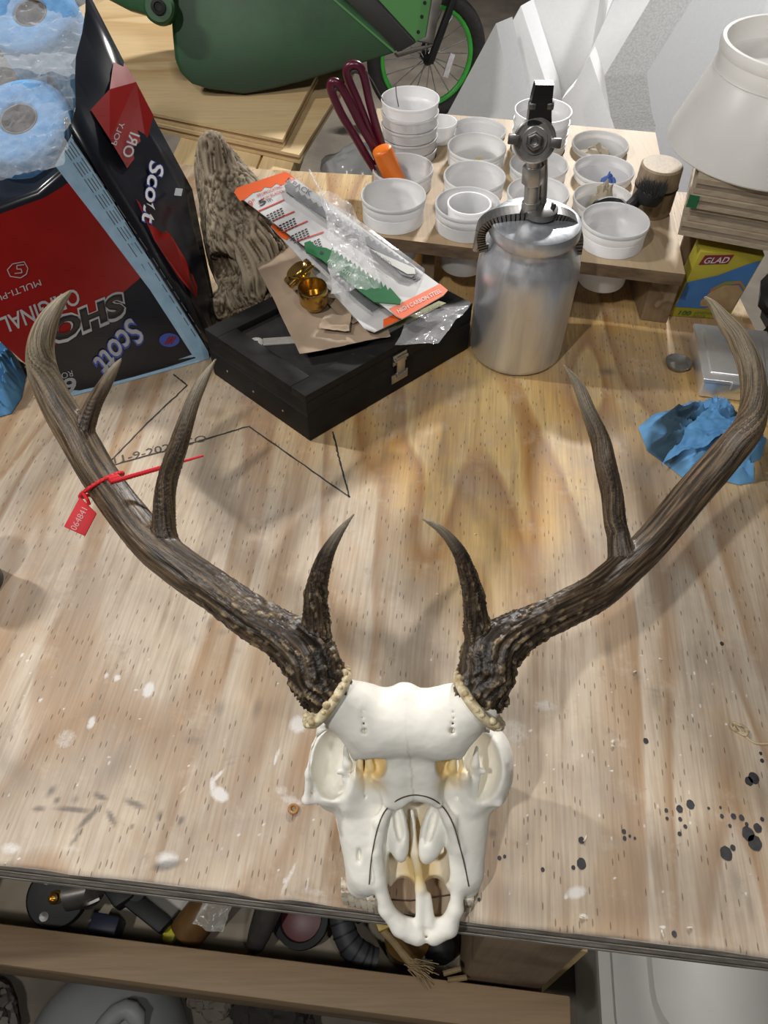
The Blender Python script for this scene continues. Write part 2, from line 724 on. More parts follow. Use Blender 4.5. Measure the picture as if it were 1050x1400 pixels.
# short dark lathe checks, lined up in loose rows
mpt = N(nt, 'ShaderNodeMapping'); mpt.inputs['Scale'].default_value = (230, 44, 1); nt.links.new(v, mpt.inputs[0])
vo = N(nt, 'ShaderNodeTexVoronoi', voronoi_dimensions='2D'); vo.inputs['Scale'].default_value = 1.0
vo.inputs['Randomness'].default_value = 0.75
nt.links.new(mpt.outputs[0], vo.inputs['Vector'])
mps = N(nt, 'ShaderNodeMapping'); mps.inputs['Scale'].default_value = (3.0, 1.0, 1); nt.links.new(mpt.outputs[0], mps.inputs[0])
tick = math_n(nt, 'LESS_THAN', vo.outputs['Distance'], 0.12)
sepc = N(nt, 'ShaderNodeSeparateColor'); nt.links.new(vo.outputs['Color'], sepc.inputs[0])
tick = math_n(nt, 'MULTIPLY', tick, math_n(nt, 'GREATER_THAN', math_n(nt, 'ADD', sepc.outputs[0], math_n(nt, 'MULTIPLY', noise_tex(nt, v, 11.0, 2), 1.3)), 1.30))
mpg = N(nt, 'ShaderNodeMapping'); mpg.inputs['Scale'].default_value = (95, 7, 1); nt.links.new(v, mpg.inputs[0])
streak = noise_tex(nt, mpg.outputs[0], 1.0, 4, 0.6, 0.6)
c = mixc(nt, ramp(nt, streak, [(0.50, (0, 0, 0)), (0.72, (0.45, 0.45, 0.45))]), c, (0.22, 0.15, 0.095))
c = mixc(nt, math_n(nt, 'MULTIPLY', tick, 0.62), c, (0.10, 0.062, 0.04))
# paint, oil and glue marks held in the surface attribute
wn = noise_tex(nt, v, 210.0, 5, 0.75, 0.6)
wm = ramp(nt, math_n(nt, 'MULTIPLY', white, math_n(nt, 'ADD', wn, 0.55)), [(0.46, (0, 0, 0)), (0.80, (1, 1, 1))])
c = mixc(nt, math_n(nt, 'MULTIPLY', wm, 0.75), c, (0.74, 0.73, 0.71))
c = mixc(nt, dark, c, (0.045, 0.045, 0.05))
nt.links.new(c, b.inputs['Base Color'])
b.inputs['Roughness'].default_value = 0.5
b.inputs['Specular IOR Level'].default_value = 0.35
bump(nt, b, math_n(nt, 'ADD', fine, math_n(nt, 'MULTIPLY', tick, -1.5)), 0.22, 0.0012)
PLY = m

THK = 0.027
xe = lambda y: TLOC(at(1050, 487, 0))[0] + (y - TLOC(at(1050, 487, 0))[1]) * ((TLOC(at(1008, 400, 0)) - TLOC(at(1050, 487, 0)))[0] / (TLOC(at(1008, 400, 0)) - TLOC(at(1050, 487, 0)))[1])
YB = float(TLOC(at(370, 232, 0))[1])
xs = np.linspace(-0.95, 1, 640)
ys = np.concatenate([np.linspace(0, 0.36, 190, endpoint=False), np.linspace(0.36, YB, 200)])
gx = np.zeros((len(ys), len(xs)))
for i, y in enumerate(ys):
    gx[i] = np.linspace(-0.95, xe(y), len(xs))
gy = np.repeat(ys[:, None], len(xs), 1)
gz = np.array([[0.0]])
rng2 = np.random.default_rng(3)
# wavy knocked-about front edge
wob = np.interp(np.linspace(-0.95, 1, len(xs)), np.linspace(-0.95, 1, 60), rng2.normal(0, 0.0006, 60))
gy[0] += wob
V = TW(0, 0) + gx[..., None] * EX + gy[..., None] * EY
V = V.reshape(-1, 3)
V[:len(xs), 2] -= 0.0012
nxv = len(xs)
I0 = (np.arange(len(ys) - 1)[:, None] * nxv + np.arange(nxv - 1)[None]).ravel()
F = np.stack([I0, I0 + 1, I0 + nxv + 1, I0 + nxv], 1)
L2 = np.stack([gx.ravel(), gy.ravel()], 1)
C = np.zeros((len(V), 3))
yy = L2[:, 1]
C[:, 0] = np.clip((yy - 0.33 + 0.10 * np.sin(L2[:, 0] * 9 + 1.0) + 0.05 * np.sin(L2[:, 0] * 23)) / 0.14, 0, 1) * np.clip(1.0 - (-L2[:, 0] - 0.12) / 0.25, 0.35, 1)


def spot(px, py, rx, ry=None, ch=1, val=1.0, soft=0.25, ang=0.0):
    """mark on the wood, sizes in px of the photograph"""
    P = at(px, py, 0)
    c = TLOC(P)
    s = depth(P) / FOCAL
    ry = rx if ry is None else ry
    d = L2 - c
    d = np.stack([d[:, 0] * math.cos(ang) + d[:, 1] * math.sin(ang), -d[:, 0] * math.sin(ang) + d[:, 1] * math.cos(ang)], 1)
    q = np.sqrt((d[:, 0] / (rx * s)) ** 2 + (d[:, 1] / (ry * s)) ** 2)
    wv = np.clip((1 + soft - q) / (2 * soft), 0, 1) * val
    C[:, ch] = np.maximum(C[:, ch], wv)


# black drips, lower right
DRIPS = []
for px, py, r in ((795, 1181, 7), (784, 1186, 3), (993, 1167, 9), (1032, 1152, 10), (1023, 1140, 9), (1036, 1132, 6), (1031, 1064, 8), (1024, 1068, 6),
                  (944, 1100, 6), (929, 1106, 5), (930, 1120, 3), (937, 1130, 3), (911, 1108, 3), (912, 1119, 2.5), (929, 1140, 3), (853, 1137, 3.5), (854, 1146, 3),
                  (861, 1143, 2), (868, 1146, 2), (795, 1149, 4.5), (1003, 1116, 4), (1014, 1118, 4), (1021, 1127, 3), (987, 1116, 3), (998, 1129, 2.5),
                  (1042, 1120, 3), (1002, 1159, 4), (742, 1189, 3), (683, 1173, 3), (690, 1171, 2.5), (655, 1230, 2.5), (652, 1190, 2), (660, 1196, 2),
                  (1042, 1040, 3), (1040, 1030, 2.5), (987, 880, 3), (883, 1013, 4), (922, 1277, 4), (969, 1105, 2), (985, 1104, 2)):
    DRIPS.append((px, py, r))
spot(648, 1220, 6, 8, 1, 0.7, 0.4)
spot(673, 1140, 5, 6, 1, 0.4, 0.5)
# grey smears lower left
for px, py, rx, ry, a in ((100, 1107, 24, 3.2, 0.02), (122, 1117, 4, 22, -0.55), (137, 1089, 11, 3.5, -0.3), (184, 1099, 15, 4, -0.25), (152, 1118, 13, 3.5, -0.8),
                          (53, 1106, 8, 3.5, 0.1), (78, 1094, 3, 5, 0), (104, 1145, 2.5, 12, -0.3), (218, 1116, 3, 8, 0.1), (247, 1122, 3.5, 6, -.2), (70, 1081, 3, 5, 0), (228, 1183, 18, 6, 0.3), (180, 1130, 2, 3, 0)):
    spot(px, py, rx, ry, 1, 0.62, 0.35, a)
for px, py, rx, ry, v0 in ((299, 970, 6, 10, .35), (351, 970, 5, 14, .4), (265, 1012, 12, 5, .25), (287, 852, 4, 8, .4), (305, 864, 6, 5, 0.3), (870, 925, 5, 10, .35), (895, 955, 5, 20, .3), (915, 965, 5, 24, .3),
                        (832, 890, 4, 18, .35), (737, 925, 26, 20, .2), (700, 985, 40, 30, .13), (1025, 1240, 4, 14, .35), (1007, 1205, 4, 20, .3), (690, 1225, 30, 18, .22), (730, 1240, 14, 18, .2), (930, 420, 9, 5, .0), (830, 508, 9, 6, .55), (296, 565, 10, 8, .3), (296, 565, 4, 3, .3)):
    spot(px, py, rx, ry, 1, v0, 0.7)
# rusty brown stains
for px, py, rx, ry, v0 in ((70, 1082, 4, 7, 0.6), (103, 1093, 4, 4, 0.45), (153, 1050, 14, 26, 0.28), (20, 1052, 40, 10, 0.14), (716, 1150, 12, 36, 0.28), (120, 1050, 30, 8, .08), (325, 890, 5, 3, .2)):
    spot(px, py, rx, ry, 1, v0, 0.8, -0.4)
# white paint and filler
for px, py, rx, ry, v0, a in ((203, 943, 8, 13, 1, 0), (160, 927, 6, 7, .8, 0), (145, 924, 4, 6, .8, 0), (125, 988, 6, 11, 0.9, 0), (90, 1010, 22, 22, .55, 0), (300, 1086, 15, 10, 1, -0.5), (291, 1073, 5, 14, .85, 0.3),
                              (299, 1060, 3, 12, .9, -.5), (408, 990, 14, 14, .9, 0.2), (378, 1035, 3, 16, .85, -.1), (250, 1080, 3, 12, .6, -.5), (400, 1095, 26, 10, .6, -.3), (385, 1080, 16, 10, .55, 0),
                              (228, 1175, 20, 14, .75, 0), (100, 1160, 30, 8, .5, 0), (15, 1160, 20, 10, .7, 0), (395, 1200, 4, 34, .7, -.3), (420, 1210, 3, 26, .7, -.1), (430, 1220, 30, 8, .55, 0),
                              (788, 1220, 16, 9, .9, 0.4), (798, 1253, 7, 4, 1, 0), (906, 1268, 5, 2.5, 1, 0), (640, 1210, 18, 26, .6, 0), (700, 1000, 36, 30, .55, 0), (745, 965, 24, 12, .6, 0), (846, 1015, 22, 14, .45, 0),
                              (770, 1040, 20, 24, .3, 0), (55, 960, 24, 34, .4, 0), (330, 1130, 60, 40, .38, 0), (55, 900, 50, 20, .3, 0), (220, 860, 30, 24, .35, 0), (880, 500, 60, 40, .45, 0), (980, 800, 60, 40, .3, 0), (900, 1180, 60, 50, .3, 0)):
    spot(px, py, rx, ry, 2, v0, 0.6, a)
for k in range(130):
    px, py = RNG.uniform(0, 1040), RNG.uniform(880, 1230)
    spot(px, py, RNG.uniform(1.2, 2.6), RNG.uniform(1.2, 4), 2, RNG.uniform(0.7, 1), 0.4)
top = raw_mesh('tabletop', V, F, PLY, bench, True, C)
uvl = top.data.uv_layers.new(name='grain')
li = np.zeros(len(top.data.loops), np.int32)
top.data.loops.foreach_get('vertex_index', li)
uvl.data.foreach_set('uv', L2[li].astype(np.float32).ravel())

drip_m = mat('black_paint_drip', (0.030, 0.029, 0.032), 0.55, c2=(0.050, 0.048, 0.05), nscale=200)
for px, py, r in DRIPS:
    P = at(px, py, .00025)
    sc_ = depth(P) / FOCAL * r
    k = 9 if r < 4 else 16
    q = [P + sc_ * (.92 + .16 * RNG.uniform()) * (math.cos(2 * math.pi * j / k) * EX * .92 + math.sin(2 * math.pi * j / k) * EY * 1.1) for j in range(k)]
    MB().add(q, [tuple(range(k))]).build('paint_drip', drip_m, bench)

# --- plies showing at the edge: real layers, each slightly proud or short
ply_a = mat('ply_edge_light', (0.42, 0.385, 0.335), 0.8, c2=(0.20, 0.18, 0.155), nscale=30, stretch=(1, 1, 4), bmp=0.5)
ply_b = mat('ply_edge_dark', (0.20, 0.18, 0.155), 0.85, c2=(0.08, 0.07, 0.06), nscale=36, stretch=(1, 1, 4), bmp=0.5)
xr0, xr1 = xe(0), xe(YB)
zs = [-0.0008, -0.006, -0.0112, -0.0165, -0.0218, -THK]
for i in range(5):
    ins = [0.0002, -0.0010, -0.0016, -0.0030, -0.0034][i]
    q = [TW(-0.95, ins), TW(xr0 - ins, ins), TW(xr1 - ins, YB - ins), TW(-0.95, YB - ins)]
    MB().hexa([p + EZ * zs[i + 1] for p in q], [p + EZ * zs[i] for p in q]).build('ply', [ply_a, ply_b][i % 2], bench)

# --- marker lines and the pencilled date on the top
ink = mat('marker_ink', (0.035, 0.033, 0.03), 0.7)
pencil = mat('pencil_line', (0.09, 0.075, 0.06), 0.8)


def line_on_top(mb, pts, wd):
    for a, b2 in zip(pts[:-1], pts[1:]):
        n = 14
        A0, B0 = at(*a), at(*b2)
        d = nrm(B0 - A0)
        s = np.cross(d, EZ)
        row = []
        for k in range(n + 1):
            p = A0 + (B0 - A0) * k / n + s * RNG.normal(0, wd * 0.12)
            hw = wd * 0.5 * RNG.uniform(0.7, 1.15)
            row += [p + s * hw + EZ * 0.0003, p - s * hw + EZ * 0.0003]
        mb.add(row, [(2 * k, 2 * k + 1, 2 * k + 3, 2 * k + 2) for k in range(n)])
    return mb


mk = MB()
line_on_top(mk, [(237, 512), (256, 527), (200, 580), (143, 639), (225, 617), (340, 583), (478, 680), (464, 628), (455, 590)], 0.0020)
mk.build('marker_line', ink, bench)
dt = MB()
text_on(dt, '11-9-2024 CO', at(157, 634), at(283, 603), at(155, 625) - at(157, 634), EZ, 0.0004)
dt.build('date_note', pencil, bench)

# --- legs, rail, lower shelf
studs = wood('framing_lumber', (0.30, 0.22, 0.14), (0.17, 0.115, 0.07), 'Z', 3, (9, 9, 1.2))
rail_m = wood('rail_lumber', (0.36, 0.25, 0.145), (0.22, 0.145, 0.08), 'X', 3.5, (9, 1.0, 9))
RZ = -0.38
r0, r1 = at(0, 1262, RZ), at(640, 1343, RZ)
rd = nrm(r1 - r0)
rs = np.cross(EZ, rd)
a = r0 - rd * 0.35
e = onp(781, 1360, r0, rs)
e = a + rd * ((e - a) @ rd)
wtop = -0.040
MB().hexa([a + rs * wtop - EZ * 0.09, e + rs * wtop - EZ * 0.09, e - EZ * 0.09, a - EZ * 0.09],
          [a + rs * wtop, e + rs * wtop, e, a]).build('front_rail', rail_m, bench, bev=0.003)


def post(pxl, w_, dpt, name, top_z=-THK, bot=FLOOR_Z + .0006, yoff=0.006):
    c = onp(pxl, 1300, r0 + rs * yoff, rs)
    c = c - EZ * c[2]
    q = [c - rd * w_ / 2, c + rd * w_ / 2, c + rd * w_ / 2 + rs * dpt, c - rd * w_ / 2 + rs * dpt]
    return MB().hexa([p + EZ * bot for p in q], [p + EZ * top_z for p in q]).build(name, studs, bench, bev=0.003)


post(722, 0.088, 0.088, 'leg')
post(8, 0.088, 0.088, 'leg')
sh = mat('shelf_board', (0.30, 0.26, 0.20), 0.75, c2=(0.2, 0.165, 0.12), nscale=12)
p0 = r0 - EZ * (r0[2] + 0.47)
q = [p0 - rd * 0.35, p0 + rd * 0.63, p0 + rd * 0.63 + rs * 0.72, p0 - rd * 0.35 + rs * 0.72]
MB().hexa([p - EZ * 0.015 for p in q], q).build('lower_shelf', sh, bench)
for k in (0, 1):
    c = TW([-0.62, 0.33][k], YB - 0.12, 0)
    MB().hexa([c + x * EX * 0.045 + y * EY * 0.045 + EZ * (FLOOR_Z + .0006) for x, y in ((-1, -1), (1, -1), (1, 1), (-1, 1))],
              [c + x * EX * 0.045 + y * EY * 0.045 - EZ * THK for x, y in ((-1, -1), (1, -1), (1, 1), (-1, 1))]).build('leg', studs, bench)

# ================================================================== DEER SKULL
skull = thing('deer_skull', 'bleached white deer skull with dark antlers lying over the front edge of the bench', 'skull', at(560, 1080, 0.0))
S = at
sd = SDF((-0.075, 0.095, -0.006), (0.10, 0.345, 0.185), 0.0011)
# brain case behind, forehead, pedicles
sd.ell((0.010, 0.214, 0.078), (0.041, 0.034, 0.052), 0.004)
sd.ell((0.010, 0.228, 0.034), (0.033, 0.034, 0.031), 0.01)
sd.cap(S(512, 988, .130), S(603, 990, .130), .0200, .0200, .006)
sd.cap(S(496, 960, .143), S(487, 968, .140), .008, .010, .008)
sd.cap(S(612, 962, .143), S(620, 970, .140), .008, .010, .008)
sd.cap(S(485, 1004, .116), S(637, 1006, .116), .0155, .0155, .008)
sd.cap(S(553, 952, .142), S(556, 1000, .125), .0085, .010, .010)
sd.cap(S(505, 985, .128), S(457, 956, .150), .0205, .0155, .010)
sd.cap(S(604, 987, .128), S(650, 962, .150), .0205, .0155, .010)
sd.ell(S(558, 1030, .085), (.034, .028, .035), .008)
# face
for sx in (-1, 1):
    mx = lambda d: 563 + sx * d
    sd.cap(S(558 + sx * 17, 1000, .121), S(563 + sx * 17, 1085, .081), .0150, .0115, .004)
    sd.cap(S(mx(70), 1085, .056), S(mx(64) + 4, 1190, .026), .0205, .0150, .008)
    sd.cap(S(mx(50), 1110, .055), S(mx(52) + 4, 1185, .030), .012, .010, .006)
    sd.cap(S(mx(45), 1070, .070), S(mx(62), 1070, .060), .013, .014, .006)
    sd.cap(S(mx(64) + 4, 1190, .026), S(mx(72) + 2, 1208, .016), .014, .0095, .006)
    # lacrimal wall beside the eye socket
    sd.cap(S(mx(84), 1034, .104), S(mx(82), 1090, .068), .0075, .011, .006)
    # eye socket bowl
    sd.ell(S(561 + sx * 106, 1050, .068), (.0172, .0270, .040), .004)
Lz = [S(446, 997, .118), S(432, 1022, .105), S(423, 1058, .090), S(419, 1094, .075), S(446, 1092, .070), S(480, 1078, .066)]
Rz = [S(654, 999, .118), S(668, 1024, .105), S(676, 1058, .090), S(681, 1097, .075), S(656, 1094, .070), S(630, 1082, .066)]
for ch in (Lz, Rz):
    sd.chain(ch, [.0042, .0032, .0027, .0026, .0038, .006], .003)
sd.chain([Lz[0], S(462, 1006, .119), S(488, 1012, .117)], [.0042, .0075, .0105], .008)
sd.chain([Rz[0], S(640, 1008, .119), S(622, 1013, .117)], [.0042, .0075, .0105], .008)
# openings cut out
sd.ell(S(454, 1047, .100), (.0150, .0245, .040), .003, True, axes=[(1, -.12, 0), (.1, 1, .35), (0, -.35, 1)])
sd.ell(S(656, 1049, .100), (.0142, .0242, .040), .003, True, axes=[(1, .12, 0), (-.1, 1, .35), (0, -.35, 1)])
sd.ell(S(572, 1148, .058), (.0200, .0300, .034), .003, True)
sd.ell(S(573, 1180, .034), (.0215, .030, .022), .003, True)
for sx in (-1, 1):
    mx = lambda d: 562 + sx * d
    sd.ell(S(mx(49), 1040, .108), (.0085, .0115, .016), .002, True)
    sd.ell(S(mx(66), 1048, .104), (.0050, .0140, .016), .0015, True)
    sd.ell(S(mx(60), 1062, .096), (.0028, .0150, .014), .0015, True)
    sd.cap(S(mx(60), 1070, .088), S(mx(67), 1100, .066), .0022, .0016, .0015, True)
    for (dx, y, r) in ((62, 973, .0006), (63, 981, .0007), (61, 989, .0009), (60, 999, .0017)):
        P = S(558 + sx * dx, y, .15)
        rr = nrm(P - CAM)
        sd.cap(P - rr * .03, P + rr * .0085, r, r, .0012, True)
    P = S(563 + sx * 72, 1170, .05)
    sd.ell(P, (.0017, .0048, .008), .001, True) if sx < 0 else None
# bone set back into the openings
for sx in (-1, 1):
    mx = lambda d: 562 + sx * d
    sd.chain([S(mx(60), 1022, .104), S(mx(56), 1050, .094), S(mx(62), 1078, .078), S(mx(66), 1104, .062)], [.0020, .0030, .0026, .0016], .002)
    sd.chain([S(mx(46), 1026, .098), S(mx(44), 1056, .086)], [.0022, .003], .002)
    sd.chain([S(mx(90), 1022, .106), S(mx(87), 1044, .097), S(mx(90), 1064, .086), S(mx(86), 1082, .076)], [.0016, .0030, .0022, .0032], .002)
    sd.cap(S(mx(88), 1052, .093), S(mx(99), 1055, .091), .0020, .0021, .0015)
    sd.chain([S(mx(66), 1026, .103), S(mx(70), 1052, .090), S(mx(66), 1076, .078)], [.0012, .0022, .0012], .0015)
    sd.cap(S(mx(74), 1062, .092), S(mx(80), 1092, .070), .0035, .005, .004)
# palate floor with a scooped front edge
sd.ell(S(572, 1165, .013), (.0285, .034, .0075), .004)
sd.ell(S(552, 1226, .012), (.0095, .0130, .02), .002, True)
sd.ell(S(594, 1226, .012), (.0095, .0130, .02), .002, True)
sd.ell(S(566, 1118, .022), (.024, .016, .022), .004)
# premaxillae: the two long bars closing at the tip
Lb = [S(534, 1096, .076), S(520, 1125, .066), S(515, 1165, .050), S(518, 1205, .034), S(528, 1243, .019), S(548, 1267, .009), S(571, 1279, .006)]
Rb = [S(598, 1096, .076), S(616, 1122, .066), S(626, 1160, .050), S(629, 1200, .034), S(623, 1243, .019), S(612, 1267, .009), S(593, 1279, .006)]
for ch in (Lb, Rb):
    sd.chain(ch, [.0036, .0040, .0040, .0042, .0050, .0068, .0066], .003)
    sd.chain([p - np.array([0, -.003, .007]) for p in ch[1:5]], [.0035, .0036, .0036, .0034], .003)
sd.cap(S(560, 1275, .004), S(561, 1262, .010), .006, .004, .003)
sd.cap(S(600, 1273, .004), S(598, 1262, .010), .006, .004, .003)
sd.cap(S(583, 1291, .002), S(582, 1274, .012), .0016, .0016, .001, True)
# vomer bar and turbinate scrolls
sd.chain([S(563, 1108, .050), S(568, 1165, .040), S(575, 1215, .026), S(574, 1262, .012)], [.0016, .0030, .0034, .0034], .003)
sd.chain([S(584, 1226, .022), S(588, 1262, .012)], [.003, .0036], .003)
sd.ell(S(542, 1133, .054), (.0080, .0225, .0085), .002, axes=[(1, .18, 0), (-.15, .8, .5), (0, -.5, .8)])
sd.ell(S(594, 1134, .054), (.0092, .0240, .0085), .002, axes=[(1, -.35, 0), (.3, .8, .5), (0, -.5, .8)])
sd.cap(S(551, 1150, .046), S(549, 1170, .040), .0028, .0008, .003)
sd.cap(S(538, 1158, .044), S(543, 1174, .038), .0024, .0008, .003)
sd.cap(S(597, 1158, .044), S(597, 1175, .038), .0030, .0008, .003)
sd.cap(S(608, 1144, .048), S(611, 1160, .042), .0024, .0008, .003)
sd.ell(S(545, 1126, .064), (.0032, .0130, .0065), .0015, True, axes=[(1, .18, 0), (-.15, .8, .5), (0, -.5, .8)])
sd.ell(S(590, 1128, .064), (.0034, .0140, .0065), .0015, True, axes=[(1, -.35, 0), (.3, .8, .5), (0, -.5, .8)])
# thin nasal bone lip
sd.chain([S(532, 1098, .080), S(545, 1092, .082), S(566, 1089, .083), S(586, 1092, .082), S(599, 1100, .080)], [.0028, .003, .003, .003, .0028], .002)
Vs, Fs = sd.mesh()
Vs = smooth_mesh(Vs, Fs, 2, 0.5)
nz = np.array([fbm(p, 90, 3) for p in Vs])
Vs = Vs + vnormals(Vs, Fs) * (nz * 0.0004)[:, None]
# bone colours: ivory, thin sutures; deep passages yellower, own tone plus painted bounce light
Vs[:, 2] = np.maximum(Vs[:, 2], 0.0004)
colr = np.tile(np.array([0.92, 0.90, 0.825]), (len(Vs), 1))


def near(pts):
    d = np.full(len(Vs), 9.0)
    for a_, b_ in zip(pts[:-1], pts[1:]):
        ab = b_ - a_
        t = np.clip((Vs - a_) @ ab / (ab @ ab), 0, 1)
        d = np.minimum(d, np.linalg.norm(Vs - a_ - t[:, None] * ab, axis=1))
    return d


cam_d = (Vs - CAM) @ np.array([0, math.cos(TH), -math.sin(TH)])
pxs = 525 + FOCAL * Vs[:, 0] / cam_d
pys = 700 - FOCAL * ((Vs - CAM) @ np.array([0, math.sin(TH), math.cos(TH)])) / cam_d
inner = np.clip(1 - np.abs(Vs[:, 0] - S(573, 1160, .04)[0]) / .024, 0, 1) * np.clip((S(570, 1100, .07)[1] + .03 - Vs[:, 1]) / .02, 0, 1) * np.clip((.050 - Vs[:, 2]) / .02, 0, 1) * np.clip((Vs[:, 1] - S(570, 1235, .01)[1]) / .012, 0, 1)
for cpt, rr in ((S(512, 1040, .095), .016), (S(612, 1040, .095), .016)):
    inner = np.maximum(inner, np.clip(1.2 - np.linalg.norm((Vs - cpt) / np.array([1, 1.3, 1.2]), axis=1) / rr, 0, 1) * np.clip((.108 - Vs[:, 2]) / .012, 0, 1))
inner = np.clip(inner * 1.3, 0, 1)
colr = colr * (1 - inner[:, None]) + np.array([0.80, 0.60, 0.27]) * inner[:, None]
mid = [np.array(p) for p in (S(555, 948, .16), S(556, 1000, .142), S(559, 1020, .13), S(563, 1060, .106), S(565, 1092, .09))]
dm = near([p - nrm(p - CAM) * 0 for p in mid])
zz = np.abs(Vs[:, 0] - np.interp(-Vs[:, 2], [-q[2] for q in mid], [q[0] for q in mid]) - 0.0004 * np.sin(Vs[:, 2] * 420) - 0.00025 * np.sin(Vs[:, 2] * 1130))
line = np.clip(1.3 - zz / .0007, 0, 1) * (dm < .03) * (Vs[:, 2] > .08) * np.clip((.150 - Vs[:, 2]) / .02, 0.15, 1) * 0.38
colr = colr * (1 - line[:, None]) + np.array([0.40, 0.33, 0.24]) * line[:, None]
toothline = np.clip(1 - np.abs(Vs[:, 2] - .004) / .012, 0, 1) * (Vs[:, 1] < .19) * (np.abs(Vs[:, 0] - .018) > .024) * 0.55
colr = colr * (1 - toothline[:, None]) + np.array([0.50, 0.40, 0.28]) * toothline[:, None]
bone = attr_mat('bleached_bone', 0.55, 0.35, 260, 0.12, 0.0006, sss=0.12)
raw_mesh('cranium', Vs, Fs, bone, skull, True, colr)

# coronets: knobbly cream rims where the antlers grow
rim_m = mat('coronet_bone', (0.78, 0.69, 0.47), 0.5, c2=(0.45, 0.34, 0.18), nscale=160, bmp=0.4)
AXL = nrm([-.80, .40, .50])
AXR = nrm([.74, .40, .55])
for ctr, ax in ((S(450, 953, .152), AXL), (S(653, 957, .152), AXR)):
    mb = MB()
    u = nrm(np.cross(ax, [0, 1, .2]))
    s = np.cross(ax, u)
    k = 30
    path = [ctr + .0172 * (math.cos(2 * math.pi * i / k) * u + 1.12 * math.sin(2 * math.pi * i / k) * s) for i in range(k)]
    mb.tube(path, .0034, 8, closed=True)
    for i in range(22):
        a_ = 2 * math.pi * (i + RNG.uniform(-.2, .2)) / 22
        d = math.cos(a_) * u + 1.12 * math.sin(a_) * s
        r = RNG.uniform(.0018, .0029)
        c_ = ctr + d * .0192 + ax * RNG.uniform(.0005, .003)
        mb.lathe([(0, -r), (r * .75, -r * .65), (r, 0), (r * .7, r * .7), (0, r)], c_, nrm(d + ax * .8), 7)
    mb.build('coronet', rim_m, skull, smooth=True, angle=80)

# cheek teeth
tooth_m = mat('tooth_enamel', (0.74, 0.68, 0.55), 0.35, c2=(0.20, 0.12, 0.06), nscale=150, lo=0.3, hi=0.55)
for (x0, y0), (x1, y1), nT in (((473, 1212), (516, 1224), 6), ((648, 1206), (640, 1222), 3)):
    for i in range(nT):
        f = i / (nT - 1)
        P = S(x0 + (x1 - x0) * f, y0 + (y1 - y0) * f, .0115)
        P = P + np.array([0, 0.001 * (i % 2), 0])
        wd = .0036
        lo = [P + np.array([dx * wd * .55, dy * .0030 - .0075 - .0012 * (i % 2), -.0098]) for dx, dy in ((-1, -1), (1, -1), (1, 1), (-1, 1))]
        hi = [P + np.array([dx * wd, dy * .0055, .006]) for dx, dy in ((-1, -1), (1, -1), (1, 1), (-1, 1))]
        MB().hexa(lo, hi).build('tooth', tooth_m, skull, bev=.0011)
# thread looped round the muzzle
thr = mat('brown_thread', (0.10, 0.07, 0.05), 0.8)
from mathutils.bvhtree import BVHTree
tree = BVHTree.FromPolygons(Vs.tolist(), Fs.tolist())
pth = []
for x, y in ((503, 1226), (505, 1205), (507, 1180), (511, 1155), (517, 1130), (527, 1108), (545, 1093), (567, 1087), (590, 1092), (607, 1105), (620, 1128), (628, 1155), (635, 1182), (641, 1212)):
    r_ = Vector(ray(x, y)).normalized()
    hit = tree.ray_cast(Vector(CAM), r_)[0]
    p = np.array(hit) if hit is not None else at(x, y, .02)
    pth.append(p - np.array(r_) * .0011)
MB().tube(catmull(pth, 6), .00045, 6).build('thread', thr, skull, smooth=True)
MB().tube([S(503, 1228, .004), S(560, 1232, .0025), S(641, 1220, .004)], .0005, 5).build('thread', thr, skull)

# ================================================================== ANTLERS
antler_m, nt, b = new_mat('antler')
a_ = N(nt, 'ShaderNodeAttribute', attribute_name='tint')
g_ = N(nt, 'ShaderNodeAttribute', attribute_name='grain')
mp = N(nt, 'ShaderNodeMapping'); mp.inputs['Scale'].default_value = (34, 640, 640); nt.links.new(g_.outputs['Vector'], mp.inputs[0])
n1 = noise_tex(nt, mp.outputs[0], 1.0, 4, 0.6)
c = mixc(nt, ramp(nt, n1, [(0.43, (1, 1, 1)), (0.53, (0, 0, 0))]), a_.outputs['Color'], (0.016, 0.010, 0.007))
sepa = N(nt, 'ShaderNodeMix', data_type='RGBA'); sepa.inputs[0].default_value = 0.62
nt.links.new(a_.outputs['Color'], sepa.inputs[6]); nt.links.new(c, sepa.inputs[7])
nt.links.new(sepa.outputs[2], b.inputs['Base Color'])
b.inputs['Roughness'].default_value = 0.40
bump(nt, b, n1, 0.6, 0.0012)

HELD = {}


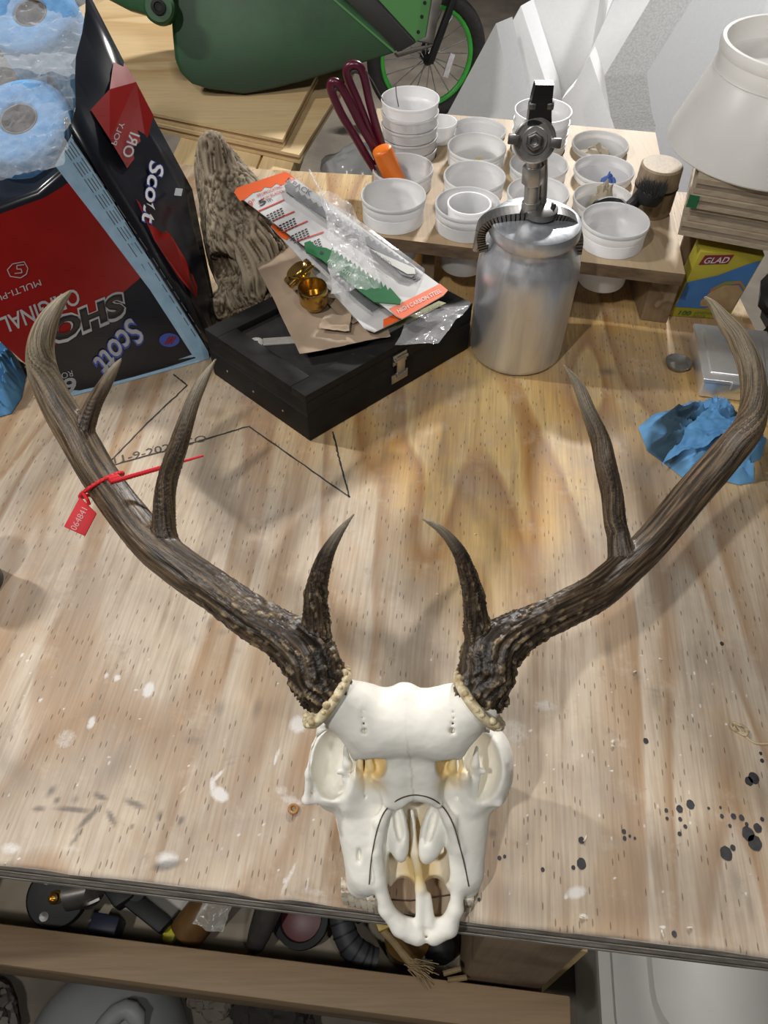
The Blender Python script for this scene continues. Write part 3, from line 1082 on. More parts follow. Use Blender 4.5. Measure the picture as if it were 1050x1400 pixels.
def antler(name_side, chains, ctr, ax):
    """one continuous antler: tubes blended by a voxel remesh, then ridged along their length"""
    mb = MB()
    segs = []
    for ci, ch in enumerate(chains):
        P = np.array([at(x, y, z) for x, y, z, wd in ch])
        R = np.array([wpx(p, wd) / 2 for p, (x, y, z, wd) in zip(P, ch)])
        Q = catmull(np.column_stack([P, R]), 8)
        pts, rr = Q[:, :3], np.maximum(Q[:, 3], .0012)
        mb.tube(pts, rr, 24)
        s = np.concatenate([[0], np.cumsum(np.linalg.norm(np.diff(pts, axis=0), axis=1))])
        segs.append((pts, rr, s, ci))
    me = bpy.data.meshes.new('antler_draft')
    me.from_pydata(mb.v, [], mb.f)
    o = bpy.data.objects.new('antler_draft', me)
    COL.objects.link(o)
    md = o.modifiers.new('r', 'REMESH')
    md.mode = 'VOXEL'
    md.voxel_size = .00125
    dg = bpy.context.evaluated_depsgraph_get()
    ev = bpy.data.meshes.new_from_object(o.evaluated_get(dg))
    Vv = np.zeros(len(ev.vertices) * 3); ev.vertices.foreach_get('co', Vv); Vv = Vv.reshape(-1, 3)
    Ff = np.array([tuple(p.vertices) for p in ev.polygons if len(p.vertices) == 4])
    bpy.data.objects.remove(o); bpy.data.meshes.remove(me); bpy.data.meshes.remove(ev)
    Vv = smooth_mesh(Vv, Ff, 6, 0.5)
    Nn = vnormals(Vv, Ff)
    # nearest centreline: length along it, angle round it, which branch
    best = np.full(len(Vv), 9.0)
    sl = np.zeros(len(Vv)); rad = np.zeros(len(Vv)); br = np.zeros(len(Vv), int); tl = np.zeros(len(Vv)); axd = np.zeros_like(Vv); off = np.zeros_like(Vv)
    for pts, rr, s, ci in segs:
        for k in range(len(pts) - 1):
            ab = pts[k + 1] - pts[k]
            t = np.clip((Vv - pts[k]) @ ab / (ab @ ab), 0, 1)
            c0 = pts[k] + t[:, None] * ab
            r_ = rr[k] + t * (rr[k + 1] - rr[k])
            d = np.linalg.norm(Vv - c0, axis=1) - r_
            u = d < best
            best[u] = d[u]; sl[u] = (s[k] + t * np.linalg.norm(ab))[u]; rad[u] = r_[u]; br[u] = ci; tl[u] = ((s[k] + t * np.linalg.norm(ab)) / s[-1])[u]
            axd[u] = ab / np.linalg.norm(ab); off[u] = (Vv - c0)[u]
    # frame round the branch
    upv = np.array([0.0, 0.3, 1.0])
    e1 = np.cross(axd, upv); e1 /= np.linalg.norm(e1, axis=1)[:, None]
    e2 = np.cross(axd, e1)
    th = np.arctan2((off * e2).sum(1), (off * e1).sum(1))
    disp = np.zeros(len(Vv)); col = np.zeros((len(Vv), 3)); gr = np.zeros((len(Vv), 3))
    for i in range(len(Vv)):
        ci = br[i]; s = sl[i]; t = tl[i]; a0 = th[i]; r = rad[i]
        ca, sa = math.cos(a0) * .014, math.sin(a0) * .014
        gr[i] = (s + ci * .7, ca, sa)
        if ci == 0:
            rough = max(0.0, 1 - s / .14); ridg = max(0.0, 1 - t / .80)
        elif ci == 1:
            rough = max(0.0, 1 - t / .78); ridg = max(0.0, 1 - t / .85)
        else:
            rough = 0.0; ridg = max(0.0, .75 - t * .8)
        n1_ = noise.noise(Vector((s * 24 + ci * 9, ca * 480, sa * 480)))
        n2_ = noise.noise(Vector((s * 40 + ci * 5, ca * 800, sa * 800)))
        n3_ = noise.noise(Vector((s * 190 + ci * 3, ca * 380, sa * 380)))
        rid = (1 - abs(n1_) * 2.2)
        disp[i] = ridg * (.0010 * rid + .0005 * n2_) + rough * (.0036 * max(n3_, -.12) + .0007 * rid)
        k = .42 + 1.15 * n1_ + .75 * n2_
        k = min(1, max(0, k)); k = k * k * (3 - 2 * k)
        # colour: near-black brown at the base, tan brown mid way, pale ivory points
        if ci == 0:
            base = min(1, t / .75)
            pale = max(0, (t - .72) / .28)
        elif ci == 1:
            base = .12; pale = max(0, (t - .72) / .28)
        else:
            base = .55; pale = max(0, (t - .62) / .38)
        dk = np.array([.011, .0075, .0055]) * (1 - base) + np.array([.040, .026, .015]) * base
        lt = np.array([.075, .050, .030]) * (1 - base) + np.array([.235, .160, .092]) * base
        cc = dk * (1 - k) + lt * k
        hi_ = max(0.0, n3_ - .25) * 3.2 * min(1.0, rough * 1.5)
        cc = cc * (1 - hi_) + np.array([.40, .29, .16]) * min(hi_, 1.0) if hi_ > 0 else cc
        pl = min(1, pale) ** 1.1
        col[i] = cc * (1 - pl * .8) + np.array([.52, .44, .31]) * pl * .8
    Vv = Vv + Nn * disp[:, None]
    o = raw_mesh('antler', Vv, Ff, antler_m, skull, True, col)
    ga = o.data.attributes.new('grain', 'FLOAT_VECTOR', 'POINT')
    ga.data.foreach_set('vector', gr.astype(np.float32).ravel())
    o['label'] = name_side
    return segs


LB = [(450, 953, .152, 66), (436, 930, .160, 70), (421, 897, .168, 74), (385, 868, .172, 62), (345, 845, .171, 57), (300, 812, .168, 54), (250, 778, .164, 55), (207, 742, .163, 54),
      (170, 698, .167, 52), (137, 652, .177, 50), (108, 602, .192, 50), (80, 556, .210, 46), (61, 515, .227, 42), (55, 480, .243, 37), (63, 445, .258, 30), (80, 416, .270, 18), (98, 397, .279, 5)]
LBrow = [(430, 915, .163, 46), (433, 881, .172, 37), (432, 819, .196, 31), (437, 787, .209, 27), (448, 755, .222, 21), (466, 725, .233, 13), (485, 702, .241, 4)]
LG2 = [(232, 765, .160, 40), (225, 723, .174, 32), (227, 666, .196, 28), (244, 609, .220, 26), (263, 551, .242, 20), (276, 523, .252, 16), (296, 489, .264, 4)]
LG3 = [(107, 607, .192, 32), (117, 580, .202, 27), (129, 551, .214, 22), (145, 523, .226, 18), (157, 503, .235, 12), (167, 489, .241, 4)]
RB = [(653, 957, .152, 66), (664, 928, .160, 70), (674, 893, .168, 74), (703, 868, .172, 58), (740, 849, .171, 49), (785, 827, .169, 49), (825, 803, .166, 49), (887, 746, .167, 47), (942, 680, .178, 48),
      (989, 627, .194, 46), (1022, 586, .212, 42), (1031, 547, .228, 36), (1026, 502, .245, 33), (1010, 465, .258, 29), (990, 438, .268, 22), (975, 417, .276, 13), (962, 405, .281, 5)]
RBrow = [(665, 915, .163, 46), (655, 881, .172, 35), (648, 819, .196, 29), (640, 787, .209, 25), (628, 755, .222, 20), (605, 726, .233, 14), (577, 709, .241, 5)]
RG2 = [(852, 775, .166, 40), (846, 735, .178, 30), (841, 714, .185, 29), (837, 677, .198, 29), (829, 640, .211, 29), (821, 603, .223, 27), (806, 566, .236, 21), (791, 528, .248, 16), (770, 498, .260, 4)]
antler('antler on the left of the picture with three upright tines', [LB, LBrow, LG2, LG3], None, AXL)
antler('antler on the right of the picture with two upright tines', [RB, RBrow, RG2], None, AXR)

# ================================================================== RED SEAL ON THE ANTLER
red = mat('red_plastic', (0.66, 0.010, 0.018), 0.6, c2=(0.60, 0.01, 0.02), nscale=30)
seal = thing('locking_seal', 'red plastic locking seal with a number plate strapped round the left antler', 'seal', at(140, 672, .15))
zc = .174
Cb = at(139, 663, zc - .002)
dirb = nrm(at(170, 698, .167) - at(108, 602, .192))
f1 = nrm(np.cross(dirb, nrm(Cb - CAM)))
f2 = nrm(np.cross(dirb, f1))
rb = wpx(Cb, 51) / 2 + .0032
loop = [Cb + dirb * (.004 * math.sin(t)) + rb * (math.cos(t) * f1 + math.sin(t) * f2) for t in np.linspace(0, 2 * math.pi, 30, endpoint=False)]
MB().tube(loop, .0014, 8, closed=True).build('strap', red, seal, smooth=True)
bd = MB()
for p in loop[::1]:
    bd.lathe([(0, -.0019), (.0016, -.001), (.0019, 0), (.0016, .001), (0, .0019)], p, dirb, 8)
pa, pb = at(152, 659, .192), at(278, 623, .180)
hd = at(157, 655, .190)
MB().tube([hd - (pb - pa) * .06, hd + (pb - pa) * .05], .0032, 10).build('lock_head', red, seal, bev=.0008)
for k in range(22):
    p = pa + (pb - pa) * (.04 + .60 * k / 21)
    bd.lathe([(0, -.0019), (.0015, -.0012), (.0018, 0), (.0015, .0012), (0, .0019)], p, pb - pa, 8)
bd.build('bead', red, seal, smooth=True)
MB().tube([pa, pa + (pb - pa) * .64, pb], [.0011, .0011, .0008], 8).build('tail', red, seal, smooth=True)
pc_ = at(110, 703, .170)
nn = nrm(nrm(CAM - pc_) + np.array([-.25, .1, .1]))
pl = [onp(x, y, pc_, nn) for x, y in ((109, 679), (132, 702), (116, 733), (87, 720))]
MB().prism(pl, -nn * .0014).build('tag_plate', red, seal, bev=.0005)
tx = MB()
A_ = onp(104, 726, pl[0], nn); B_ = onp(120, 697, pl[0], nn); U_ = onp(96, 722, pl[0], nn)
text_on(tx, '064841', A_, B_, (U_ - A_), nn, .0004)
tx.build('seal_number', mat('pale_print', (0.80, 0.42, 0.42), 0.6), seal)
MB().tube([at(122, 690, .177), at(120, 684, .180), loop[12]], .0013, 8).build('plate_neck', red, seal, smooth=True)

# ================================================================== SHOP TOWEL PACK
navy = mat('printed_film_dark', (0.016, 0.018, 0.024), 0.22, c2=(0.011, 0.012, 0.017), nscale=10, bmp=0.15, bd=0.004)
pred = mat('printed_film_red', (0.25, 0.009, 0.008), 0.25, c2=(0.20, 0.007, 0.006), nscale=10, bmp=0.15, bd=0.004)
lblue = mat('blue_paper', (0.30, 0.46, 0.60), 0.6, c2=(0.23, 0.38, 0.52), nscale=60, bmp=0.3)
towel_top = mat('blue_towel_roll', (0.13, 0.33, 0.62), 0.75, c2=(0.09, 0.25, 0.5), nscale=90, bmp=0.6, bd=0.002)
silver = mat('silver_print', (0.42, 0.42, 0.43), 0.4, c2=(0.30, 0.30, 0.32), nscale=20)
pblue = mat('blue_print', (0.05, 0.09, 0.40), 0.4)
blackp = mat('black_print', (0.012, 0.012, 0.014), 0.4)
greyp = mat('grey_print', (0.10, 0.11, 0.13), 0.6)
whitep = mat('white_print', (0.72, 0.70, 0.70), 0.5)
film = film_mat('clear_wrap', (0.9, 0.94, 1.0), 0.02, 0.10, 110, 0.8)

PA, PB = at(284, 490, 0), at(78, 545, 0)
PH = 0.255
sh_ = at(96, 176, PH) - PA
pk = thing('paper_towel_pack', 'shrink-wrapped pack of blue shop towel rolls standing upside down at left', 'towel pack', (PA + PB) / 2)
fdir = nrm(PB - PA)
PB2 = PA + fdir * .205
inw = nrm(np.array([-fdir[1], fdir[0], 0]))
inw = inw if inw[1] > 0 else -inw
wdp = np.array([.035, .205, 0])
FN = nrm(np.cross(fdir, sh_))
FN = FN if FN @ (CAM - PA) > 0 else -FN


def fr(px, py, l=0.0):
    p = onp(px, py, PA, FN) + FN * l
    p[2] = max(p[2], .0008)
    return p


# front, rounded lower corners: polygon in the tilted front plane
outline = [(285, 476), (288, 492), (272, 500), (190, 527), (130, 543), (100, 547), (74, 540), (33, 497), (0, 468), (-120, 380), (-150, 200), (-60, 285), (0, 280), (50, 262), (80, 236), (95, 200), (96, 176)]
P = [fr(*q) for q in outline]
body = MB()
body.prism(P, inw * .16 + EZ * .0)
body.build('printed_wrapper', navy, pk, bev=.006, seg=3)
# side panel towards the right, folded film over the rolls
SN = None
c_far = [(118, -14), (190, 126), (262, 259), (290, 400), (297, 452), (292, 480)]
c_near = [(97, 172), (140, 245), (190, 328), (240, 408), (276, 466), (287, 486)]
mb = MB()
far3, near3 = [], []
for (x, y), (x2, y2), t in zip(c_far, c_near, (1, .8, .55, .25, .08, .01)):
    nr = fr(x2, y2, .0015)
    fa = aty(x, y, nr[1] + .17 * (0.25 + .75 * t))
    far3.append(fa)
    near3.append(nr)
rows = [[n_ + (f_ - n_) * u for u in np.linspace(0, 1, 7)] for n_, f_ in zip(near3, far3)]
SN = nrm(np.cross(far3[2] - near3[2], near3[1] - near3[3]))
SN = SN if SN @ (CAM - near3[2]) > 0 else -SN
rows = [[p + SN * .004 * math.sin(j * 1.7 + i * 2.1) * (0 < j < 6) for j, p in enumerate(r)] for i, r in enumerate(rows)]
vs_ = [np.array([p[0], p[1], max(p[2], .003)]) for r in rows for p in r]
mb.add(vs_, [(i * 7 + j, i * 7 + j + 1, (i + 1) * 7 + j + 1, (i + 1) * 7 + j) for i in range(5) for j in range(6)])
mb.build('side_wrapper', navy, pk, smooth=True, solid=.002, angle=60)


def sdp(px, py, l=.004):
    """point on the side panel: interpolates its rows"""
    best = None
    for i in range(5):
        for j in range(6):
            a_, b_, c_ = rows[i][j], rows[i][j + 1], rows[i + 1][j]
            n_ = nrm(np.cross(b_ - a_, c_ - a_))
            p = onp(px, py, a_, n_)
            cn = (rows[i][j] + rows[i][j + 1] + rows[i + 1][j] + rows[i + 1][j + 1]) / 4
            d = np.linalg.norm(p - cn)
            if best is None or d < best[0]:
                best = (d, p)
    p = best[1]
    return p + nrm(CAM - p) * l


def poly_on(name, pts, m, parent, f, lift, bulge=0.0):
    mb = MB()
    Q = [f(x, y, lift) for x, y in pts]
    mb.add(Q, [tuple(range(len(Q)))])
    return mb.build(name, m, parent)


poly_on('red_panel', [(101, 243), (150, 300), (199, 367), (190, 381), (165, 402), (112, 440), (76, 471), (40, 497), (33, 495), (0, 466), (-110, 380), (-110, 300), (0, 292), (60, 270), (84, 256)], pred, pk, fr, .0012)
poly_on('paper_band', [(75, 226), (97, 186), (150, 268), (200, 348), (250, 425), (284, 478), (286, 490), (274, 499), (262, 484), (205, 396), (140, 310)], lblue, pk, fr, .0014)
poly_on('bottom_band', [(274, 480), (286, 488), (272, 499), (190, 526), (130, 542), (100, 546), (76, 540), (70, 532), (110, 533), (185, 514), (240, 492)], lblue, pk, fr, .0016)
lt = MB()
for k in range(9):
    for (sx, sy), (ex_, ey_) in (((92, 196), (196, 350)), ((200, 356), (268, 462))):
        o_ = (k % 5 - 2) * 3.6
        if k > 4:
            continue
        for j in range(7):
            t0, t1 = j / 7 + .01 * (k % 3), j / 7 + .12
            a_ = (sx + (ex_ - sx) * t0, sy + (ey_ - sy) * t0)
            b_ = (sx + (ex_ - sx) * t1, sy + (ey_ - sy) * t1)
            q = [fr(a_[0] + o_, a_[1] - o_ * .65, .0020), fr(b_[0] + o_, b_[1] - o_ * .65, .0020), fr(b_[0] + o_ + 1.0, b_[1] - o_ * .65 - .65, .0020), fr(a_[0] + o_ + 1.0, a_[1] - o_ * .65 - .65, .0020)]
            lt.add(q, [(0, 1, 2, 3)])
lt.build('small_print', greyp, pk)


def ptxt(name, body_, base0, base1, cap, m, lift=.0024, shear=0, off=0.0, f=fr, parent=None):
    a_, b_, c_ = f(*base0, lift), f(*base1, lift), f(base0[0] + cap[0], base0[1] + cap[1], lift)
    mb = MB()
    text_on(mb, body_, a_, b_, c_ - a_, np.array([0, 0, 1.0]), 0, 0, shear, off)
    return mb.build(name, m, parent or pk)


ptxt('word_outline', 'SHOP', (168, 394), (33, 450), (6, 38), silver, .0022, 0, .085)
ptxt('word_shadow', 'SHOP', (166, 398), (37, 452), (5, 30), blackp, .0026, 0, .05)
ptxt('word', 'SHOP', (164, 402), (42, 454), (4, 22), mat('dark_print', (0.035, 0.03, 0.028), 0.4), .003, 0, .02)
ptxt('word', 'ORIGINAL', (104, 392), (-2, 434), (7, 22), silver, .0024, 0, .012)
ptxt('word', 'MULTI-PURPOSE', (54, 381), (-52, 421), (3, 8), silver)
ptxt('word_outline', 'Scott', (176, 431), (122, 496), (28, 26), pblue, .0024, .25, .05)
ptxt('word', 'Scott', (176, 432), (124, 494), (26, 24), silver, .003, .25, .012)
ptxt('word', '6', (103, 513), (84, 518), (3, 22), silver, .0024, 0, .02)
ptxt('word', 'ROLLS', (98, 505), (66, 514), (2, 8), silver)
em_ = MB()
for pts_ in (((10, 368), (17, 360), (33, 357), (38, 366), (36, 374), (28, 379), (14, 377), (10, 368)), ((20, 373), (30, 372), (29, 367), (23, 367), (23, 362), (33, 361))):
    for (x0, y0), (x1, y1) in zip(pts_[:-1], pts_[1:]):
        l_ = math.hypot(x1 - x0, y1 - y0)
        nx_, ny_ = -(y1 - y0) / l_ * .6, (x1 - x0) / l_ * .6
        em_.add([fr(x0 + nx_, y0 + ny_, .0024), fr(x1 + nx_, y1 + ny_, .0024), fr(x1 - nx_, y1 - ny_, .0024), fr(x0 - nx_, y0 - ny_, .0024)], [(0, 1, 2, 3)])
em_.build('shield_emblem', silver, pk)
th_ = np.linspace(0, 2 * math.pi, 24, endpoint=False)
poly_on('oval_badge', [(231 + 14 * math.cos(t), 464 + 9.5 * math.sin(t)) for t in th_], pblue, pk, fr, .0022)
for k in range(3):
    poly_on('badge_stripe', [(224 + k * 4, 469), (231 + k * 4, 458), (233 + k * 4, 459), (226 + k * 4, 470)], pred, pk, fr, .0028)
# side graphics
poly_on('red_panel', [(158, 66), (186, 112), (210, 158), (200, 195), (174, 230), (150, 190), (124, 150), (150, 122)], pred, pk, sdp, .007)
poly_on('red_panel', [(186, 272), (206, 292), (236, 325), (258, 362), (270, 392), (269, 408), (244, 378), (212, 330)], pred, pk, sdp, .008)
ptxt('word_outline', 'Scott', (204, 218), (192, 306), (22, 4), pblue, .010, .2, .05, sdp)
ptxt('word', 'Scott', (205, 219), (193, 304), (20, 4), whitep, .012, .2, .015, sdp)
ptxt('word', 'ORI', (166, 212), (178, 180), (14, 5), silver, .011, 0, .01, sdp)
ptxt('word', 'POLY', (152, 196), (164, 166), (7, 3), silver, .011, 0, 0, sdp)
ptxt('word', '1', (248, 268), (250, 258), (-10, -1), greyp, .010, 0, .02, sdp)
# rolls showing at the top
for px, py, z, rpx in ((26, 163, PH - .006, 70), (42, 18, PH - .004, 62)):
    c = at(px, py, z)
    up = nrm(nrm(sh_) + nrm(CAM - c) * .75)
    r = wpx(c, rpx * 2) / 2
    rl = MB().lathe([(r * .36, -.06), (r * .36, 0.000), (r * .42, .0025), (r * .8, .003), (r * .97, .0), (r, -.006), (r, -.12)], c, up, 48).build('towel_roll', towel_top, pk, smooth=True, angle=60)
    cr = MB()
    cr.lathe([(r * .34, -.05), (r * .34, .001), (r * .355, .001), (r * .355, -.05)], c, up, 32)
    k = cr.build('cardboard_core', mat('core_card', (0.25, 0.18, 0.12), 0.8), rl, smooth=True)


def crumple(name, corners, m, parent, nu=40, nv=40, amp=.006, fs=40, seed=0, edge=0.15, lift=0.0, curl=0.0):
    """crinkled sheet over four 3-D corners"""
    a_, b_, c_, d_ = [np.asarray(q, float) for q in corners]
    nrm_ = nrm(np.cross(b_ - a_, d_ - a_))
    if nrm_[2] < 0:
        nrm_ = -nrm_
    vs_, fs_ = [], []
    for i in range(nv + 1):
        for j in range(nu + 1):
            u, v_ = j / nu, i / nv
            p = a_ * (1 - u) * (1 - v_) + b_ * u * (1 - v_) + c_ * u * v_ + d_ * (1 - u) * v_
            q = Vector(tuple(p * fs)) + Vector((seed * 3.1, seed, 0))
            h = 1 - abs(noise.noise(q)) * 2
            h += .6 * (1 - abs(noise.noise(q * 2.1)) * 2)
            h += .3 * noise.noise(q * 4.7)
            p = p + nrm_ * (amp * h * .6 + lift)
            p = p + np.array([noise.noise(q * .8 + Vector((5, 1, 2))), noise.noise(q * .8 + Vector((1, 7, 2))), 0]) * amp * 1.2
            vs_.append(p)
    for i in range(nv):
        for j in range(nu):
            k = i * (nu + 1) + j
            fs_.append((k, k + 1, k + nu + 2, k + nu + 1))
    mb = MB()
    mb.add(vs_, fs_)
    return mb.build(name, m, parent, smooth=True, angle=50)


crumple('clear_film', [at(-60, 262, PH + .003), at(88, 232, PH + .004), at(105, 75, PH + .012), at(-60, 80, PH + .012)], film, pk, 44, 44, .005, 70, 3)
crumple('clear_film', [at(-40, 90, PH + .012), at(110, 110, PH + .005), at(128, 0, PH - .02), at(40, -30, PH)], film, pk, 30, 30, .006, 55, 5)

# ================================================================== BLUE CLOTHS
cloth = mat('blue_shop_towel', (0.13, 0.36, 0.66), 0.85, c2=(0.085, 0.25, 0.50), nscale=26, bmp=0.25)
clothd = mat('blue_shop_towel_soiled', (0.15, 0.38, 0.68), 0.85, c2=(0.022, 0.055, 0.085), nscale=13, lo=0.40, hi=0.52, bmp=0.25)


def rag(name, label, outline, zmax, m, seed, res=70, group=None, cat='rag', ridge=34):
    """crumpled cloth: outline in px on the table, ridged folds, closed down to the wood at its rim"""
    Q = np.array([at(x, y, 0)[:2] for x, y in outline])
    c0 = Q.mean(0)
    root = thing(name, label, cat, (c0[0], c0[1], 0), group)
    vs_, fs_ = [], []
    n = 170
    ang = np.unwrap(np.arctan2(Q[:, 1] - c0[1], Q[:, 0] - c0[0]))
    closed = np.vstack([Q, Q[:1]])
    L = np.concatenate([[0], np.cumsum(np.linalg.norm(np.diff(closed, axis=0), axis=1))])
    rim = np.stack([np.interp(np.linspace(0, L[-1], n, endpoint=False), L, closed[:, k]) for k in (0, 1)], 1)
    m_r = 54
    for i in range(m_r + 1):
        t = i / m_r
        for j in range(n):
            p = c0 + (rim[j] - c0) * t
            q = Vector((p[0] * ridge + seed, p[1] * ridge * 1.3, seed * 1.7))
            wv = noise.noise(q * .7) * 1.3
            h = (1 - abs(noise.noise(q + Vector((wv, wv, 0)))) * 2.2) * .62 + .30 * (1 - abs(noise.noise(q * 2.3 + Vector((wv * 2, 0, 0)))) * 2) + .25
            e_ = 1 - t ** 5
            z = zmax * max(0.02, h) * e_ * (1 - .35 * t) + .0012
            vs_.append((p[0], p[1], z))
    for i in range(m_r):
        for j in range(n):
            fs_.append((i * n + j, i * n + (j + 1) % n, (i + 1) * n + (j + 1) % n, (i + 1) * n + j))
    MB().add(vs_, fs_).build('cloth', m, root, smooth=True, angle=50)
    return root


r1_ = rag('blue_rag', 'crumpled soiled blue paper towel on bare plywood behind the right antler', [(872, 585), (892, 568), (925, 562), (950, 560), (972, 549), (1002, 570), (1012, 590), (1048, 600), (1040, 628), (1015, 640), (1032, 660), (1010, 664), (975, 655), (940, 660), (915, 640), (885, 618)], .042, clothd, 2.3)
# folded flap standing on it
crumple('flap', [at(905, 640, .030), at(985, 600, .045), at(1008, 592, .042), at(968, 552, .040)], cloth, r1_, 34, 34, .006, 55, 4)
rag('blue_rag', 'wadded light blue towel at the left picture edge beside the towel pack', [(-30, 478), (5, 480), (25, 492), (36, 515), (30, 545), (16, 566), (-10, 574), (-40, 560)], .05, cloth, 7.7)

# ================================================================== BLACK ROUND TIN AT THE LEFT EDGE
blk = mat('black_rubber', (0.012, 0.012, 0.013), 0.35, c2=(0.02, 0.02, 0.021), nscale=30)
cj = at(-28, 800, 0)
jar = thing('black_jar', 'round black jar cut off by the left picture edge', 'jar', cj)
cj = cj + EZ * .0006
MB().lathe([(0, 0), (.021, 0), (.0225, .002), (.0225, .042), (.020, .046)], cj, (0, 0, 1), 40).build('body', blk, jar, smooth=True)
MB().lathe([(.0235, .046), (.024, .048), (.024, .062), (.0225, .065), (0, .065)], cj, (0, 0, 1), 40).build('lid', blk, jar, smooth=True)

# ================================================================== BLACK WOODEN CASE
bw = mat('black_painted_wood', (0.007, 0.0065, 0.0065), 0.62, c2=(0.013, 0.0125, 0.012), nscale=40, bmp=0.2, **{'Specular IOR Level': 0.25})
bin_ = mat('black_felt', (0.020, 0.018, 0.017), 0.85, c2=(0.010, 0.0095, 0.009), nscale=60, bmp=0.4)
steel = mat('brushed_steel', (0.55, 0.53, 0.50), 0.35, 1.0, c2=(0.42, 0.41, 0.39), nscale=40, stretch=(1, 8, 1))
n0_, l0_, r0_ = at(424, 604, 0), at(293, 512, 0), at(640, 477, 0)
bu, bv = nrm(r0_ - n0_), nrm(l0_ - n0_)
bl, bwid = np.linalg.norm(r0_ - n0_), np.linalg.norm(l0_ - n0_)
CH = .066
case = thing('wooden_case', 'black wooden case with steel latch under the saw blade packs', 'case', (n0_ + r0_ * .5 + l0_ * .5) / 2)
CP = lambda u, v_, z: n0_ + bu * bl * u + bv * bwid * v_ + EZ * z


def cbox(mb, u0, u1, v0, v1, z0, z1):
    q = [(u0, v0), (u1, v0), (u1, v1), (u0, v1)]
    return mb.hexa([CP(u, v_, z0) for u, v_ in q], [CP(u, v_, z1) for u, v_ in q])


cbox(MB(), 0, 1, 0, 1, .0005, .037).build('case_bottom', bw, case, bev=.0015)
cbox(MB(), .003, .997, .004, .996, .037, .040).build('seam', mat('seam_black', (0.006, 0.006, 0.006), 0.8), case)
fw = .105
lid = MB()
cbox(lid, 0, 1, 0, 1, .040, CH - .010).build('case_lid', bw, case, bev=.0015)
for (u0, u1, v0, v1) in ((0, 1, 0, fw * 1.3), (0, 1, 1 - fw * 1.3, 1), (0, fw, fw * 1.3, 1 - fw * 1.3), (1 - fw, 1, fw * 1.3, 1 - fw * 1.3)):
    cbox(MB(), u0, u1, v0, v1, CH - .010, CH).build('lid_frame', bw, case, bev=.001)
cbox(MB(), fw, 1 - fw, fw * 1.3, 1 - fw * 1.3, CH - .010, CH - .0085).build('lid_panel', bin_, case)
# latch on the long front
la = MB()
lo_ = CP(.53, 0, .034)
LN = nrm(np.cross(bu, EZ))
LN = LN if LN @ (CAM - lo_) > 0 else -LN
la.box(lo_ + EZ * -.012 + LN * .0012, bu * .012, EZ * .006, LN * .001)
la.box(lo_ + EZ * .014 + LN * .0012, bu * .010, EZ * .007, LN * .001)
la.build('latch_plate', steel, case, bev=.0004)
lb = MB()
lb.box(lo_ + EZ * .004 + LN * .0032, bu * .006, EZ * .014, LN * .0012)
lb.tube([lo_ + EZ * .015 - bu * .010 + LN * .003, lo_ + EZ * .015 + bu * .010 + LN * .003], .0022, 10)
lb.tube([lo_ - EZ * .006 - bu * .007 + LN * .0045, lo_ - EZ * .006 + bu * .007 + LN * .0045], .0018, 10)
lb.build('latch', steel, case, bev=.0004)
for u, z in ((.25, .020), (.82, .022), (.55, .018)):
    MB().lathe([(.0014, 0), (.0012, .0006), (0, .0009)], CP(0, u, z) , -bu, 10).build('nail', steel, case)

# steel strip with a hole lying in the lid recess
ZL = CH - .0080
stripm = mat('dull_steel_strip', (0.55, 0.53, 0.49), 0.5, 0.5, c2=(0.45, 0.43, 0.40), nscale=60)
stp = thing('steel_strip', 'flat steel strip with a hole at one end lying in the black case lid', 'strip', at(365, 470, ZL))
a_, b_ = at(350, 469, ZL), at(440, 463, ZL)
d_ = nrm(b_ - a_); s_ = np.cross(EZ, d_)
mb = MB()
ring = [a_ + .0028 * (math.cos(t) * d_ + math.sin(t) * s_) for t in np.linspace(.5 * math.pi, 2.5 * math.pi, 16, endpoint=False)]
outr = [a_ + .0085 * (math.cos(t) * d_ + math.sin(t) * s_) for t in np.linspace(.5 * math.pi, 2.5 * math.pi, 16, endpoint=False)]
for zz_ in (0, .0012):
    mb.add([p + EZ * zz_ for p in ring] + [p + EZ * zz_ for p in outr], [(i, (i + 1) % 16, 16 + (i + 1) % 16, 16 + i) for i in range(16)])
mb.add([p for p in outr] + [p + EZ * .0012 for p in outr], [(i, (i + 1) % 16, 16 + (i + 1) % 16, 16 + i) for i in range(16)])
mb.build('eye_end', stripm, stp)
MB().hexa([a_ + d_ * .0078 - s_ * .006, b_ - s_ * .006, b_ + s_ * .006, a_ + d_ * .0078 + s_ * .006], [a_ + d_ * .0078 - s_ * .006 + EZ * .0012, b_ - s_ * .006 + EZ * .0012, b_ + s_ * .006 + EZ * .0012, a_ + d_ * .0078 + s_ * .006 + EZ * .0012]).build('blade', stripm, stp)

# ================================================================== KRAFT PAPER, BRASS FITTINGS, BLADE PACKS
kraft = mat('kraft_paper', (0.36, 0.27, 0.19), 0.85, c2=(0.29, 0.215, 0.15), nscale=20, bmp=0.2)
ZP = CH + .004
kp = thing('kraft_paper_sheet', 'torn brown paper sheet under the saw blade packs on the black case', 'paper', at(430, 420, CH))
crumple('sheet', [at(411, 488, CH + .0012), at(534, 464, CH + .0012), at(480, 330, CH + .004), at(341, 345, CH + .004)], kraft, kp, 26, 26, .0016, 30, 2, lift=.0030)
crumple('torn_flap', [at(418, 396, CH + .009), at(484, 444, CH + .008), at(505, 430, CH + .009), at(452, 398, CH + .010)], kraft, kp, 18, 14, .003, 40, 6)
crumple('torn_flap', [at(438, 452, CH + .008), at(480, 454, CH + .008), at(478, 430, CH + .012), at(445, 432, CH + .012)], kraft, kp, 12, 12, .003, 50, 9)

